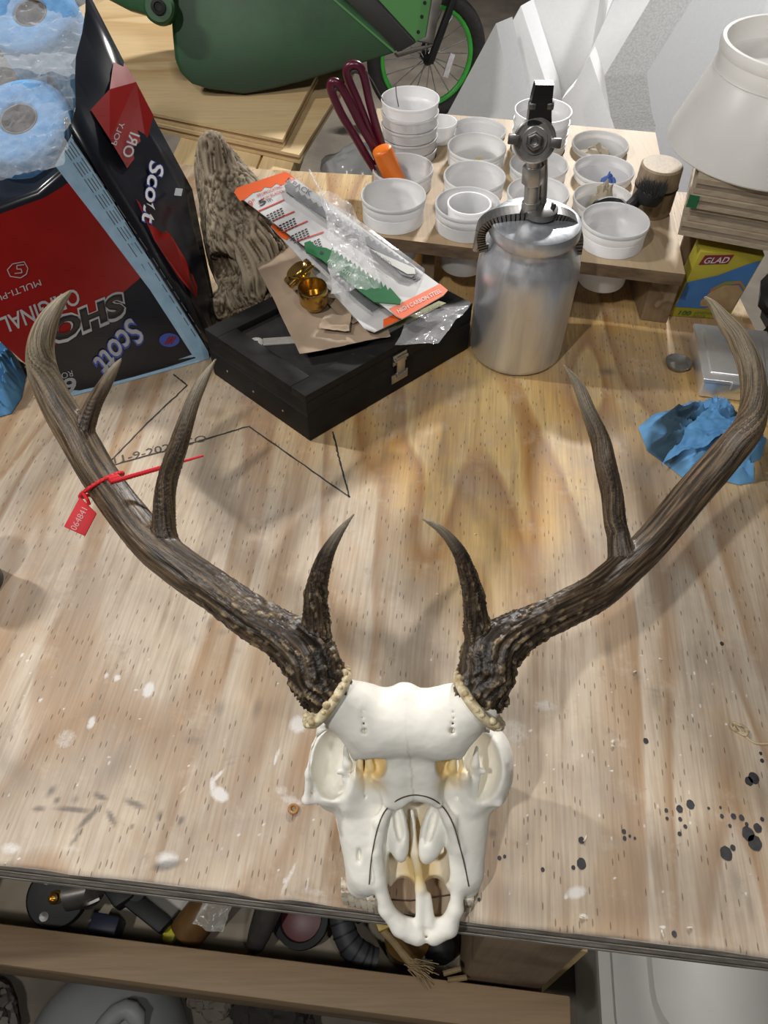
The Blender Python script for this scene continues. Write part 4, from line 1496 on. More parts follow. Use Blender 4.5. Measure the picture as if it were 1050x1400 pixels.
brass = mat('brass', (0.60, 0.40, 0.12), 0.25, 1.0, c2=(0.48, 0.30, 0.08), nscale=30)
cb_ = at(431, 418, CH + .014)
bf = thing('brass_fitting', 'brass cup-shaped fitting standing upright on the brown paper', 'fitting', at(431, 425, CH + .005))
rr_ = wpx(cb_, 40) / 2
MB().lathe([(0, 0), (rr_ * .7, 0), (rr_ * .75, .004), (rr_ * .92, .006), (rr_, .008), (rr_ * .95, .011), (rr_, .013), (rr_, .026), (rr_ * .97, .027), (rr_ * .84, .027), (rr_ * .82, .012), (0, .011)], at(431, 418, CH + .0085), nrm([-.05, -.1, 1]), 40).build('cup', brass, bf, smooth=True, angle=40)
bc = thing('brass_plug', 'brass plug tipped on its side behind the upright brass fitting', 'plug', at(416, 385, CH + .006))
axc = nrm(at(434, 362, CH + .03) - at(402, 392, CH + .012))
MB().lathe([(0, 0), (.012, 0), (.013, .002), (.0135, .012), (.012, .014)], at(414, 380, CH + .024), nrm(np.cross(axc, [.3, 1, .2])), 36).build('cap_body', brass, bc, smooth=True, angle=40)
kn = MB()
kx = nrm(np.cross(axc, [.3, 1, .2]))
cc_ = at(414, 380, CH + .024)
kn.box(cc_ + kx * .007, axc * .0185, kx * .0035, np.cross(axc, kx) * .0125)
kn.build('hex_flange', brass, bc, bev=.003)

card = mat('white_card', (0.58, 0.57, 0.57), 0.45, c2=(0.52, 0.51, 0.51), nscale=12)
orange = mat('orange_print', (0.80, 0.13, 0.025), 0.4, c2=(0.74, 0.11, 0.02), nscale=10)
ink2 = mat('black_ink', (0.02, 0.02, 0.022), 0.5)
redp = mat('red_print', (0.6, 0.07, 0.04), 0.5)
blister = film_mat('blister_plastic', (0.9, 0.93, 0.95), 0.05, 0.12, 18, 0.2)
bladem = mat('blade_steel', (0.12, 0.12, 0.13), 0.5, 0.4, c2=(0.08, 0.08, 0.085), nscale=40)
pale_blade = mat('white_blade', (0.62, 0.61, 0.57), 0.4, c2=(0.52, 0.51, 0.47), nscale=20)


def flat(name, pts, f, m, parent, th, bev=0.0):
    Q = [f(x, y, 0) for x, y in pts]
    nn_ = nrm(np.cross(Q[1] - Q[0], Q[2] - Q[0]))
    nn_ = nn_ if nn_[2] > 0 else -nn_
    return MB().prism(Q, nn_ * th).build(name, m, parent, bev=bev)


def plane_of(c0, c1, c2):
    n_ = nrm(np.cross(c1 - c0, c2 - c0))
    n_ = n_ if n_[2] > 0 else -n_
    return lambda x, y, l=0.0: onp(x, y, c0, n_) + n_ * l, n_


# upper pack: tilted sheet propped on the paper and blades
f1p, n1p = plane_of(at(320, 262, CH + .066), at(396, 236, CH + .066), at(548, 440, CH + .020))
pk1 = thing('saw_blade_pack', 'orange and white carded reciprocating saw blade pack, topmost on the case', 'blade pack', at(470, 350, CH + .02))
flat('card', [(320, 264), (324, 258), (390, 236), (396, 239), (612, 398), (606, 405), (550, 437), (543, 434)], f1p, card, pk1, .0010)
poly_on('orange_band', [(320, 264), (324, 258), (390, 236), (396, 239), (404, 246), (384, 255), (378, 252), (371, 258), (362, 257), (358, 262), (346, 265), (335, 274), (328, 276)], orange, pk1, f1p, .0014)
poly_on('orange_band', [(601, 389), (612, 398), (606, 405), (550, 437), (543, 434), (532, 423), (570, 405)], orange, pk1, f1p, .0014)


def ctxt(name, body_, b0, b1, cap, m, f, parent, lift=.0018, off=0.0):
    a_, b_, c_ = f(*b0, lift), f(*b1, lift), f(b0[0] + cap[0], b0[1] + cap[1], lift)
    mb = MB()
    text_on(mb, body_, a_, b_, c_ - a_, EZ, 0, 0, 0, off)
    return mb.build(name, m, parent)


ctxt('card_print', 'HIGH CARBON STEEL', (545, 430), (604, 401), (-3, -5), whitep, f1p, pk1, .002)
ctxt('card_print', '9"', (343, 285), (352, 281), (-5, -8), redp, f1p, pk1)
ctxt('card_print', 'RECIPROCATING', (353, 271), (386, 258), (-2, -3.5), redp, f1p, pk1)
ctxt('card_print', 'SAW BLADES', (358, 276), (388, 264), (-2, -3.5), redp, f1p, pk1)
ctxt('card_print', '5', (356, 284), (365, 279), (-4, -7), ink2, f1p, pk1, off=.02)
ctxt('card_print', 'TPI', (366, 279), (373, 276), (-3, -4), ink2, f1p, pk1)
ctxt('card_print', '5 PACK', (390, 250), (424, 270), (4, -6), ink2, f1p, pk1, off=.02)
for (x0, y0, x1, y1) in ((352, 290, 388, 274), (372, 303, 402, 290), (386, 318, 420, 303), (404, 331, 442, 318)):
    poly_on('red_rule', [(x0, y0), (x1, y1), (x1 + 1, y1 + 1.4), (x0 + 1, y0 + 1.4)], redp, pk1, f1p, .0018)
sp = MB()
for g in range(4):
    for k in range(5):
        for j in range(4):
            x0, y0 = 364 + g * 17 + k * 4.5 + j * 1.2, 296 + g * 14 - k * 2.2 + j * 3.2
            q = [f1p(x0, y0, .0018), f1p(x0 + 3.3, y0 - 1.6, .0018), f1p(x0 + 4, y0 - .2, .0018), f1p(x0 + .7, y0 + 1.4, .0018)]
            sp.add(q, [(0, 1, 2, 3)])
sp.build('small_print', ink2, pk1)
# blister with the toothed blade in it
teeth = []
for k in range(20):
    t = k / 19
    teeth += [(404 + 150 * t + 0, 268 + 98 * t), (409 + 150 * t, 266 + 98 * t)]
flat('saw_blade', [(389, 258), (397, 254), (404, 260)] + teeth + [(566, 370), (570, 378), (562, 384), (548, 380), (520, 352), (392, 268)], lambda x, y, l: f1p(x, y, .004 + l), bladem, pk1, .0012)
poly_on('white_blade_face', [(505, 345), (520, 352), (566, 372), (567, 380), (556, 380), (530, 365)], pale_blade, pk1, f1p, .0058)
ctxt('blade_print', 'DEMO', (533, 364), (512, 350), (2, 6), ink2, f1p, pk1, .0064)
flat('blister', [(386, 262), (398, 250), (500, 316), (580, 376), (572, 392), (545, 388), (500, 348), (440, 304)], lambda x, y, l: f1p(x, y, .001 + l), blister, pk1, .0085, bev=.002)
for k in range(7):
    poly_on('barcode_bar', [(552 + k * 2.4, 374 + k * 1.9), (560 + k * 2.4, 370 + k * 1.9), (561 + k * 2.4, 371 + k * 1.9), (553 + k * 2.4, 375 + k * 1.9)], ink2, pk1, f1p, .0016)
# lower pack
f2p, n2p = plane_of(at(368, 308, CH + .036), at(430, 290, CH + .036), at(506, 452, CH + .0125))
pk2 = thing('saw_blade_pack', 'red-ended blade pack with dark blades, beneath the topmost orange pack', 'blade pack', at(480, 400, CH + .008))
flat('card', [(370, 310), (430, 288), (560, 405), (575, 425), (512, 455), (498, 450), (490, 440)], f2p, card, pk2, .0010)
poly_on('red_band', [(370, 310), (385, 304), (398, 322), (392, 330), (384, 326)], orange, pk2, f2p, .0014)
poly_on('red_band', [(524, 449), (575, 425), (568, 417), (524, 438)], orange, pk2, f2p, .0014)
flat('saw_blade', [(400, 330), (410, 326), (500, 408), (520, 422), (508, 428), (490, 414)], lambda x, y, l: f2p(x, y, .002 + l), bladem, pk2, .0012)
flat('blister', [(398, 328), (412, 322), (505, 404), (526, 424), (508, 434), (484, 416)], lambda x, y, l: f2p(x, y, .001 + l), blister, pk2, .006, bev=.0015)
gy_ = thing('value_pack_sleeve', 'yellow-green card sleeve sticking out under the orange blade pack', 'card', at(590, 425, CH))
flat('card', [(520, 452), (600, 412), (610, 415), (560, 441)], lambda x, y, l: at(x, y, CH + .003 + l), mat('yellow_green_card', (0.33, 0.32, 0.06), 0.5), gy_, .0008)
ctxt('card_print', 'VALUE PACK', (575, 431), (604, 417), (-2, -3), ink2, lambda x, y, l: at(x, y, CH + .004 + l), gy_, .001)

# loose green blade on top
f3p, n3p = plane_of(at(415, 330, CH + .058), at(440, 325, CH + .058), at(545, 415, CH + .030))
green = mat('green_blade_paint', (0.02, 0.16, 0.055), 0.4, c2=(0.016, 0.13, 0.045), nscale=30)
gb = thing('demolition_blade', 'loose green saw blade with white print lying on the packs', 'saw blade', at(480, 375, CH + .03))
gt = []
for k in range(14):
    t = k / 13
    gt += [(533 - 78 * t, 400 - 55 * t - 6), (530 - 78 * t, 398 - 55 * t)]
flat('blade', [(416, 333), (424, 330), (432, 338), (446, 340)] + gt[::-1] + [(548, 411), (547, 417), (512, 414), (490, 398), (440, 356), (418, 345)], f3p, green, gb, .0014)
ctxt('blade_print', 'demolition', (487, 386), (447, 360), (5, -7), mat('pale_green_print', (0.4, 0.55, 0.42), 0.5), f3p, gb, .002)
MB().lathe([(0, 0), (.0022, 0), (.0022, .0003), (0, .0003)], f3p(440, 347, .0014), n3p, 12).build('pivot_hole', ink2, gb)
# clear bags
bagm = film_mat('clear_bag', (0.95, 0.95, 0.97), 0.24, 0.12, 60, 1.0)
pb_ = thing('clear_plastic_bag', 'crinkled clear plastic bag draped over the saw blade packs', 'plastic bag', at(470, 320, CH + .04))
crumple('film', [at(455, 405, CH + .045), at(528, 392, CH + .040), at(478, 280, CH + .085), at(440, 262, CH + .085)], bagm, pb_, 30, 40, .008, 40, 12)
MB().tube(catmull([at(423, 232, CH + .10), at(432, 250, CH + .095), at(442, 268, CH + .087), at(450, 290, CH + .08)], 5), [.001] * 15 + [.0035], 8).build('twisted_neck', bagm, pb_, smooth=True)
pb2 = thing('cellophane_sheet', 'shiny cellophane lying on the right corner of the black case', 'cellophane', at(590, 445, CH))
crumple('film', [at(540, 476, CH + .001), at(600, 472, CH + .001), at(642, 420, CH + .001), at(560, 432, CH + .001)], film_mat('cellophane', (0.95, 0.95, 0.97), 0.16, 0.10, 40, 0.9), pb2, 26, 20, .0025, 50, 15, lift=.0025)

# ================================================================== DRIFTWOOD
dw = SDF((-0.36, 0.66, -0.004), (-0.10, 1.16, 0.22), 0.0019)
wp = [at(262, 205, .165), at(272, 240, .130), at(292, 285, .098), at(308, 325, .070), at(318, 365, .048), at(322, 400, .030)]
wp = [p + np.array([.023, .012, 0]) for p in wp]
wr = [.015, .026, .039, .048, .050, .034]
dw.chain(wp, wr, .02)
dw.cap(at(334, 320, .06), at(345, 365, .025), .026, .020, .02)
dw.cap(at(302, 420, .016), at(335, 395, .02), .016, .016, .012)
dw.ell(at(294, 374, .080), (.030, .036, .019), .006, True)
dw.ell(at(304, 372, .06), (.024, .03, .020), .006, True)
Vd, Fd = dw.mesh()
Vd = smooth_mesh(Vd, Fd, 1, .5)
Nd = vnormals(Vd, Fd)
axw = nrm(wp[4] - wp[0])
e1w = nrm(np.cross(axw, EZ)); e2w = np.cross(axw, e1w)
dd = np.zeros(len(Vd)); cdw = np.zeros((len(Vd), 3))
for i, p in enumerate(Vd):
    s = p @ axw; a0, b0 = p @ e1w, p @ e2w
    wv = noise.noise(Vector((s * 10, a0 * 14, b0 * 14))) * .012 + noise.noise(Vector((s * 38, a0 * 40, b0 * 40))) * .0035
    n1_ = noise.noise(Vector((s * 5, (a0 + wv) * 95, (b0 + wv) * 95)))
    n2_ = noise.noise(Vector((s * 7, (a0 + wv) * 420, (b0 + wv) * 420)))
    n4_ = noise.noise(Vector((s * 60, (a0 + wv) * 240, (b0 + wv) * 240)))
    n3_ = noise.noise(Vector(tuple(p * 28)))
    crack = max(0.0, 1 - abs(n1_) * 13)
    dd[i] = -.0048 * crack + .0012 * n2_ + .0032 * n3_ + .0006 * n4_
    k = min(1, max(0, .55 + 1.1 * n2_ + .5 * n3_ + .4 * n4_ - .9 * crack))
    cdw[i] = np.array([.075, .052, .032]) * (1 - k) + np.array([.40, .335, .245]) * k
Vd = Vd + Nd * dd[:, None]
Vd[:, 2] = np.maximum(Vd[:, 2], 0.0005)
dwt = thing('driftwood', 'gnarled weathered grey driftwood with a hollow between towel pack and case', 'driftwood', (*wp[4][:2], 0))
raw_mesh('trunk', Vd, Fd, attr_mat('weathered_wood', 0.85, 0.2, 300, 0.4, 0.001), dwt, True, cdw)

# ================================================================== CUP STAND
SZ = 0.085                                       # top of the board
BT = 0.016
standw = wood('stand_plywood', (0.50, 0.38, 0.24), (0.36, 0.25, 0.14), 'Y', 2.2, (6, 1.6, 6), 0.7)
ply_edge = mat('stand_edge', (0.22, 0.15, 0.085), 0.8, c2=(0.11, 0.07, 0.04), nscale=30, stretch=(1, 1, 3))
stand = thing('cup_stand', 'plywood board on wooden blocks with round holes holding white plastic cups', 'cup stand', at(720, 330, 0))
c00, c10, c11, c01 = [at(x, y, SZ) for x, y in ((503, 322), (937, 375), (896, 181), (515, 148))]
bm = MB()
bm.hexa([c00 - EZ * BT, c10 - EZ * BT, c11 - EZ * BT, c01 - EZ * BT], [c00, c10, c11, c01])
board = bm.build('board', [standw, ply_edge], stand)

white = milky('white_cup_plastic', (0.93, 0.93, 0.935), 0.38, 0.35)


def cup(name, label, px, py, wd, zrim, h=.070, ridge=True, group='white plastic cups in the stand', holed=True):
    """white tub: lip, upper band, step, tapered body; hangs in its hole by the step"""
    c = at(px, py, zrim)
    R = min(wpx(c, wd) / 2, .0398)
    root = thing(name, label, 'cup', (c[0], c[1], zrim - h), group)
    hb = h - (zrim - SZ)                     # where the board comes
    # outer profile bottom up, then inside down
    d = h - hb
    prof = [(0, 0), (R * .70, 0), (R * .73, .002), (R * .80, hb - .024), (R * .865, hb + .0003), (R * .955, hb + .0007), (R * .955, hb + .5 * d), (R * .94, hb + .5 * d + .0004), (R * .965, hb + .56 * d), (R * .985, h - .0045),
            (R * .955, h), (R * .94, h - .003), (R * .92, hb + .5 * d), (R * .90, hb + .0015), (R * .845, hb - .001), (R * .775, hb - .024), (R * .68, .0035), (0, .003)]
    b_ = MB()
    b_.lathe(prof, (c[0], c[1], zrim - h), n=40)
    b_.build('cup_body', white, root, smooth=True, angle=40)
    b2_ = MB()
    b2_.lathe([(R * .955, h), (R * .985, h + .0006), (R * 1.0, h - .0006), (R * 1.0, h - .0038), (R * .982, h - .0046), (R * .95, h - .002), (R * .955, h)], (c[0], c[1], zrim - h), n=40)
    b2_.build('rim', white, root, smooth=True, angle=60)
    return root, c, R


ZR = SZ + .018
CUPS = [   # label, px column, px row of the rim centre, width px, depth into the bench
    ('white cup nearest the front left corner of the stand', 538, 266, 91, .888),
    ('white cup holding the scissors and orange-handled tool', 551, 229, 84, .971),
    ('white cup at the back of the stand beside the tall stack', 654, 177, 76, 1.115),
    ('white cup with yellow scraps inside', 652, 200, 82, 1.033),
    ('empty white cup third from the back in the second column of the stand', 649, 240, 87, .952),
    ('white cup behind the valve on the spray cup', 737, 224, 80, .996),
    ('white cup directly behind the spray cup stem', 736, 262, 85, .917),
    ('white cup with beige cloth scrap inside', 821, 196, 77, 1.068),
    ('white cup with blue cloth scrap inside', 826, 231, 82, .990),
    ('white cup with a cloth scrap behind the black brush', 825, 270, 82, .913),
    ('white cup at the front right corner under the black brush', 842, 300, 94, .836),
    ('white cup with a smaller cup nested inside at the front edge', 640, 278, 92, .870),
]
holes = []
CI = {}
for lab, px, py, wd, Yc in CUPS:
    P_ = aty(px, py, Yc)
    r_, c, R = cup('plastic_cup', lab, px, py, wd, P_[2], P_[2] - .032)
    holes.append((c, R * .885))
    CI[px] = (c, R)
c, R = CI[640]
zi = .032 + .014
ri = thing('plastic_cup', 'smaller white cup nested inside a bigger white cup', 'cup', (c[0] + .002, c[1] + .004, zi), 'white plastic cups in the stand')
Ri = R * .66
MB().lathe([(0, 0), (Ri * .86, 0), (Ri * .98, .064), (Ri * 1.02, .065), (Ri * 1.02, .068), (Ri * .94, .068), (Ri * .82, .003), (0, .003)], (c[0] + .002, c[1] + .004, zi), n=40).build('cup_body', white, ri, smooth=True, angle=40)


def stack(px, py, wd, n, zb, step, labels):
    out = []
    for k in range(n):
        # rims climb from just over the board
        z = zb + step * k
        c = at(px, py, zb + step * (n - 1))
        R0 = min(wpx(c, wd) / 2, .0385)
        root = thing('plastic_cup', labels[k], 'cup', (c[0], c[1], z - .050), 'stacked white cups')
        b_ = MB()
        q = (c[0], c[1], z - .050)
        b_.lathe([(0, 0), (R0 * .77, 0), (R0 * .85, .031), (R0 * .945, .0352), (R0 * .975, .0465), (R0 * 1.0, .0475), (R0 * 1.0, .050), (R0 * .965, .050), (R0 * .945, .0365), (R0 * .90, .0345), (R0 * .83, .030), (R0 * .75, .003), (0, .003)], q, n=40)
        b_.build('cup_body', white, root, smooth=True, angle=35)
        out.append((root, c, R0))
    return out


ordw = ['lowest', 'second lowest', 'middle', 'second highest', 'topmost']
t1 = stack(561, 134, 85, 5, SZ + .0115, .0156, ['%s white cup in the tall stack at the back left of the stand' % o for o in ordw])
t2 = stack(743, 150, 78, 4, SZ + .0135, .0130, ['%s white cup in the stack behind the spray gun lever' % o for o in (ordw[0], ordw[1], ordw[3], ordw[4])])
holes += [(t1[0][1], t1[0][2] * .99), (t2[0][1], t2[0][2] * .99)]
c_ = at(603, 166, SZ + .026)
cs = thing('plastic_cup', 'small white cup half hidden behind the tall cup stack', 'cup', (c_[0], c_[1], SZ + .0005), 'white plastic cups in the stand')
Rr = wpx(c_, 44) / 2
MB().lathe([(0, 0), (Rr * .8, 0), (Rr * .97, .022), (Rr, .022), (Rr, .026), (Rr * .93, .026), (Rr * .76, .002), (0, .002)], (c_[0], c_[1], SZ + .0005), n=32).build('cup_body', white, cs, smooth=True, angle=40)
# hanging in the front row beyond the case
hc = at(615, 372, .028)
# bore the holes
bmh = bmesh.new()
for c, R in holes:
    cut = MB().lathe([(R, -.05), (R, .05)], (c[0], c[1], SZ - BT / 2), n=40)
    me = bpy.data.meshes.new('bore')
    me.from_pydata(cut.v, [], cut.f)
    oc = bpy.data.objects.new('bore', me)
    COL.objects.link(oc)
    md = board.modifiers.new('bore', 'BOOLEAN')
    md.operation = 'DIFFERENCE'
    md.object = oc
    md.solver = 'EXACT'
    bpy.context.view_layer.update()
    dg = bpy.context.evaluated_depsgraph_get()
    nm = bpy.data.meshes.new_from_object(board.evaluated_get(dg))
    board.modifiers.clear()
    board.data = nm
    bpy.data.objects.remove(oc)
board.data.name = 'board'
for f_ in board.data.polygons:
    f_.material_index = 0 if abs(f_.normal.z) > .7 else 1
# wooden block feet
blockw = wood('block_wood', (0.29, 0.215, 0.135), (0.17, 0.11, 0.06), 'Z', 3, (30, 30, 4))
dF = nrm(c10 - c00)
dS = nrm(c01 - c00)
for (px, py, hw, bl_) in ((893, 440, .0165, .19), (584, 395, .008, .04)):
    q0 = at(px, py, 0)
    q = [q0 - dF * hw + dS * y_ for y_ in (0,)] + [q0 + dF * hw, q0 + dF * hw + dS * bl_, q0 - dF * hw + dS * bl_]
    MB().hexa([p + EZ * .0003 for p in q], [np.array([p[0], p[1], SZ - BT]) for p in q]).build('block', blockw, stand, bev=.001)

# scraps in the cups
scr_y = mat('yellow_scrap', (0.62, 0.50, 0.24), 0.7)
scr_b = mat('beige_cloth', (0.50, 0.44, 0.34), 0.85, c2=(0.4, 0.34, 0.25), nscale=40, bmp=0.3)
scr_bl = mat('blue_scrap', (0.09, 0.19, 0.52), 0.8, c2=(0.05, 0.10, 0.3), nscale=50)


def scrap(name, label, px, py, wd, hgt, m, z, seed, cat='scrap'):
    c = np.array([px, py, z])
    r = wd / 2
    root = thing(name, label, cat, (c[0], c[1], z - hgt / 2), None)
    vs_, fs_ = [], []
    nu, nv = 20, 10
    for i in range(nv + 1):
        ph = math.pi * i / nv
        for j in range(nu):
            a0 = 2 * math.pi * j / nu
            d = np.array([math.sin(ph) * math.cos(a0), math.sin(ph) * math.sin(a0), math.cos(ph)])
            f = .85 + .45 * noise.noise(Vector(tuple(d * 2.2)) + Vector((seed, 0, 0)))
            f *= .75 + .35 * (1 - 2 * abs(noise.noise(Vector(tuple(d * 3.5)) + Vector((0, seed, 0)))))
            p = c + d * np.array([r, r * .8, hgt / 2]) * f
            p[2] = max(p[2], z - hgt / 2)
            vs_.append(p)
    for i in range(nv):
        for j in range(nu):
            fs_.append((i * nu + j, i * nu + (j + 1) % nu, (i + 1) * nu + (j + 1) % nu, (i + 1) * nu + j))
    MB().add(vs_, fs_).build('crumpled_cloth', m, root, smooth=True, angle=28)
    return root


def in_cup(col, dx=0, dy=0):
    c, R = CI[col]
    d = CAM - c
    return c[0] + dx, c[1] + dy


for nm_, lab, col, dx, dy, wd_, hg, mm_, zc_s, sd_, ct in (
        ('paper_scrap', 'yellowish paper scraps lying in a white cup', 652, .004, .002, .040, .026, scr_y, SZ - .010, 1.2, 'scrap'),
        ('cloth_scrap', 'beige cloth scrap in the back right cup', 821, -.003, .003, .042, .030, scr_b, SZ - .010, 4.1, 'scrap'),
        ('cloth_scrap', 'blue cloth scrap in a white cup', 826, .010, .000, .028, .036, scr_bl, SZ - .012, 6.3, 'scrap'),
        ('cloth_scrap', 'beige cloth scrap standing up out of the cup behind the brush', 825, .002, .006, .026, .050, scr_b, SZ + .010, 8.8, 'scrap')):
    x_, y_ = in_cup(col, dx, dy)
    scrap(nm_, lab, x_, y_, wd_, hg, mm_, zc_s, sd_)
wire = mat('thin_wire', (0.25, 0.24, 0.23), 0.4, 0.8)
wr_ = thing('wire', 'thin wire sticking up out of the tall cup stack', 'wire', at(524, 138, SZ + .1))
MB().tube(catmull([at(500, 96, SZ + .155), at(510, 112, SZ + .14), at(524, 138, SZ + .114)], 5), .0006, 6).build('strand', wire, wr_)
MB().tube(catmull([at(541, 116, SZ + .13), at(542, 130, SZ + .118), at(545, 146, SZ + .105)], 5), .0006, 6).build('strand', wire, wr_)

# ================================================================== SCISSORS AND ORANGE TOOL
mar = mat('maroon_plastic', (0.105, 0.010, 0.030), 0.3, c2=(0.085, 0.008, 0.024), nscale=20)
gryp = mat('grey_rubber', (0.05, 0.055, 0.055), 0.5)
cS = CI[551][0]
Yk = cS[1]
sc = thing('scissors', 'maroon and grey handled scissors standing in a white cup', 'scissors', (cS[0] - .01, cS[1], SZ - .01))
G = lambda x, y, d=0.0: aty(x, y, Yk + d)
loop1 = [G(512, 231), G(500, 212), G(485, 186), G(468, 158), G(456, 132), G(452, 118), G(456, 112), G(466, 118), G(478, 140), G(494, 172), G(510, 200), G(519, 225)]
loop2 = [G(522, 208, .012), G(510, 190, .012), G(501, 168, .012), G(490, 140, .012), G(478, 112, .012), G(474, 97, .012), G(480, 89, .012), G(491, 91, .012), G(498, 106, .012), G(505, 138, .012), G(513, 168, .012), G(523, 202, .012)]
for lp, tone in ((loop1, mar), (loop2, mar)):
    o_ = catmull(lp, 5)
    MB().tube(o_, [.0052] * len(o_), 12).build('handle', tone, sc, smooth=True)
    cc2 = o_.mean(0)
    inn = [p + (cc2 - p) * .16 for p in o_[6:-6]]
    MB().tube(inn, [.0030] * len(inn), 10).build('handle_lining', gryp, sc, smooth=True)
MB().tube([G(515, 222), G(528, 248), G(536, 262)], [.0062, .005, .003], 8).build('blade', steel, sc)
MB().tube([G(519, 205, .008), G(533, 240, .006), G(542, 262, .004)], [.0062, .005, .003], 8).build('blade', steel, sc)
orp = mat('orange_plastic', (0.85, 0.20, 0.015), 0.35, c2=(0.78, 0.17, 0.012), nscale=16)
ot = thing('utility_knife', 'orange-handled tool standing in the cup in front of the scissors', 'tool', (cS[0] - .008, cS[1] - .02, SZ - .01))
G2 = lambda x, y: aty(x, y, Yk - .016)
MB().tube(catmull([G2(521, 201), G2(523, 207), G2(527, 217), G2(533, 230), G2(539, 243), G2(543, 252)], 5), [.004, .009, .0115, .0125] + [.013] * 21 + [.012], 14).build('handle', orp, ot, smooth=True)

# ================================================================== BRUSH
blkp = mat('black_plastic', (0.011, 0.011, 0.012), 0.55, c2=(0.016, 0.016, 0.017), nscale=30, **{'Specular IOR Level': 0.3})
brs = thing('brush', 'black plastic brush with dark bristles resting across two cups', 'brush', at(850, 280, ZR))
MB().tube(catmull([at(812, 280, ZR + .004), at(830, 274, ZR + .006), at(846, 276, ZR + .006), at(858, 284, ZR + .005), at(872, 272, ZR + .012), at(882, 260, ZR + .02)], 5),
          [.003] + [.0045] * 9 + [.0052] * 5 + [.0075] * 5 + [.008] * 5 + [.0075], 10).build('handle', blkp, brs, smooth=True)
hc_ = at(889, 268, ZR + .02)
MB().lathe([(0, -.012), (.011, -.010), (.0155, -.002), (.016, .004), (0, .006)], hc_, nrm([.15, .25, 1]), 28).build('head', blkp, brs, smooth=True)
bri = MB()
for k in range(420):
    a0, r0b = RNG.uniform(0, 6.28), .0148 * math.sqrt(RNG.uniform(0, 1))
    p = hc_ + np.array([math.cos(a0) * r0b, math.sin(a0) * r0b, .003])
    d = nrm(np.array([math.cos(a0) * r0b * 26, math.sin(a0) * r0b * 26 + .15, 1.0]) + RNG.normal(0, .22, 3))
    L = RNG.uniform(.012, .019)
    s_ = nrm(np.cross(d, [.3, .7, .2])) * .00045
    bri.add([p - s_, p + s_, p + d * L], [(0, 1, 2)])
b_ = bri.build('bristles', mat('bristle', (0.035, 0.035, 0.034), 0.6), brs)
b_['kind'] = 'stuff'

# ================================================================== SPRAY CUP
alu, nt, b = new_mat('scratched_aluminium')
b.inputs['Metallic'].default_value = 0.82
n_ = noise_tex(nt, coords(nt, (1, 1, .12)), 50, 5, .65, .5)
nt.links.new(ramp(nt, n_, [(.3, (.58, .61, .66)), (.7, (.80, .83, .88))]), b.inputs['Base Color'])
nt.links.new(ramp(nt, n_, [(.3, (.30,) * 3), (.7, (.46,) * 3)]), b.inputs['Roughness'])
bump(nt, b, noise_tex(nt, coords(nt, (1, 1, 1)), 22, 3), .12, .002)
chrome = mat('worn_chrome', (0.58, 0.57, 0.55), 0.32, 0.85, c2=(0.40, 0.39, 0.38), nscale=40)
dkst = mat('dark_steel', (0.24, 0.235, 0.23), 0.38, 0.8, c2=(0.15, 0.145, 0.14), nscale=40)
Rc = wpx(at(710, 495, .0), 125) / 2
fp = at(710, 514, 0)
CC = np.array([fp[0], fp[1] + Rc * .93, 0.0006])
gun = thing('spray_gun_cup', 'aluminium spray gun cup with clamp lid and trigger valve standing before the cup stand', 'spray gun', CC)
HB = None
for z in np.linspace(.05, .25, 200):
    # find the rim height from the photograph: lid front edge
    x_, y_ = 0, 0
    P_ = np.array([CC[0], CC[1] - Rc * .84, z]) - CAM
    zc_ = P_ @ np.array([0, math.cos(TH), -math.sin(TH)])
    y_ = 700 - FOCAL * (P_ @ np.array([0, math.sin(TH), math.cos(TH)])) / zc_
    if y_ < 346:
        HB = z
        break
MB().lathe([(0, 0), (Rc * .93, 0), (Rc * .985, .003), (Rc, .008), (Rc * 1.02, HB * .55), (Rc * 1.03, HB * .68), (Rc * 1.01, HB * .76), (Rc * .94, HB * .83), (Rc * .84, HB * .885), (Rc * .80, HB * .92), (Rc * .80, HB * .98), (0, HB * .98)], CC, n=72).build('canister', alu, gun, smooth=True, angle=40)
MB().lathe([(Rc * .80, HB * .955), (Rc * .86, HB * .96), (Rc * .885, HB * .975), (Rc * .885, HB * 1.02), (Rc * .86, HB * 1.05), (Rc * .80, HB * 1.06), (Rc * .55, HB * 1.075), (0, HB * 1.085)], CC, n=72).build('lid', alu, gun, smooth=True, angle=40)
ZL2 = HB * 1.13
AY = lambda x, y, d=0.0: aty(x, y, CC[1] + d)
# clamp yoke across the lid with hooked ends
yk = catmull([AY(660, 338), AY(657, 322), AY(662, 306), AY(680, 296), AY(710, 291), AY(740, 291), AY(765, 293), AY(783, 302), AY(790, 320), AY(788, 342)], 5)
mb = MB()
for i in range(len(yk) - 1):
    a_, b_ = yk[i], yk[i + 1]
    t_ = nrm(b_ - a_)
    up_ = nrm(np.cross([0, 1, 0], t_))
    w_ = .0085
    th2 = .0045
    q = lambda p: [p - up_ * th2 + np.array([0, -w_, 0]), p + up_ * th2 + np.array([0, -w_, 0]), p + up_ * th2 + np.array([0, w_, 0]), p - up_ * th2 + np.array([0, w_, 0])]
    mb.hexa(q(a_ - t_ * .0006), q(b_ + t_ * .0006))
mb.build('clamp_yoke', dkst, gun, smooth=True, angle=30)
MB().tube([AY(650, 342), AY(656, 318), AY(672, 306), AY(690, 308)], [.0035, .005, .0055, .005], 10).build('clamp_lever', steel, gun, smooth=True)
for x in (666, 781):
    MB().tube([AY(x - 8, 338), AY(x + 8, 338)], .0042, 8).build('hook_pin', dkst, gun, bev=.0006)
MB().lathe([(.016, 0), (.018, .002), (.018, .008), (.013, .010), (0, .011)], (CC[0] + .003, CC[1], HB * 1.09), n=28).build('clamp_boss', dkst, gun, smooth=True, angle=40)
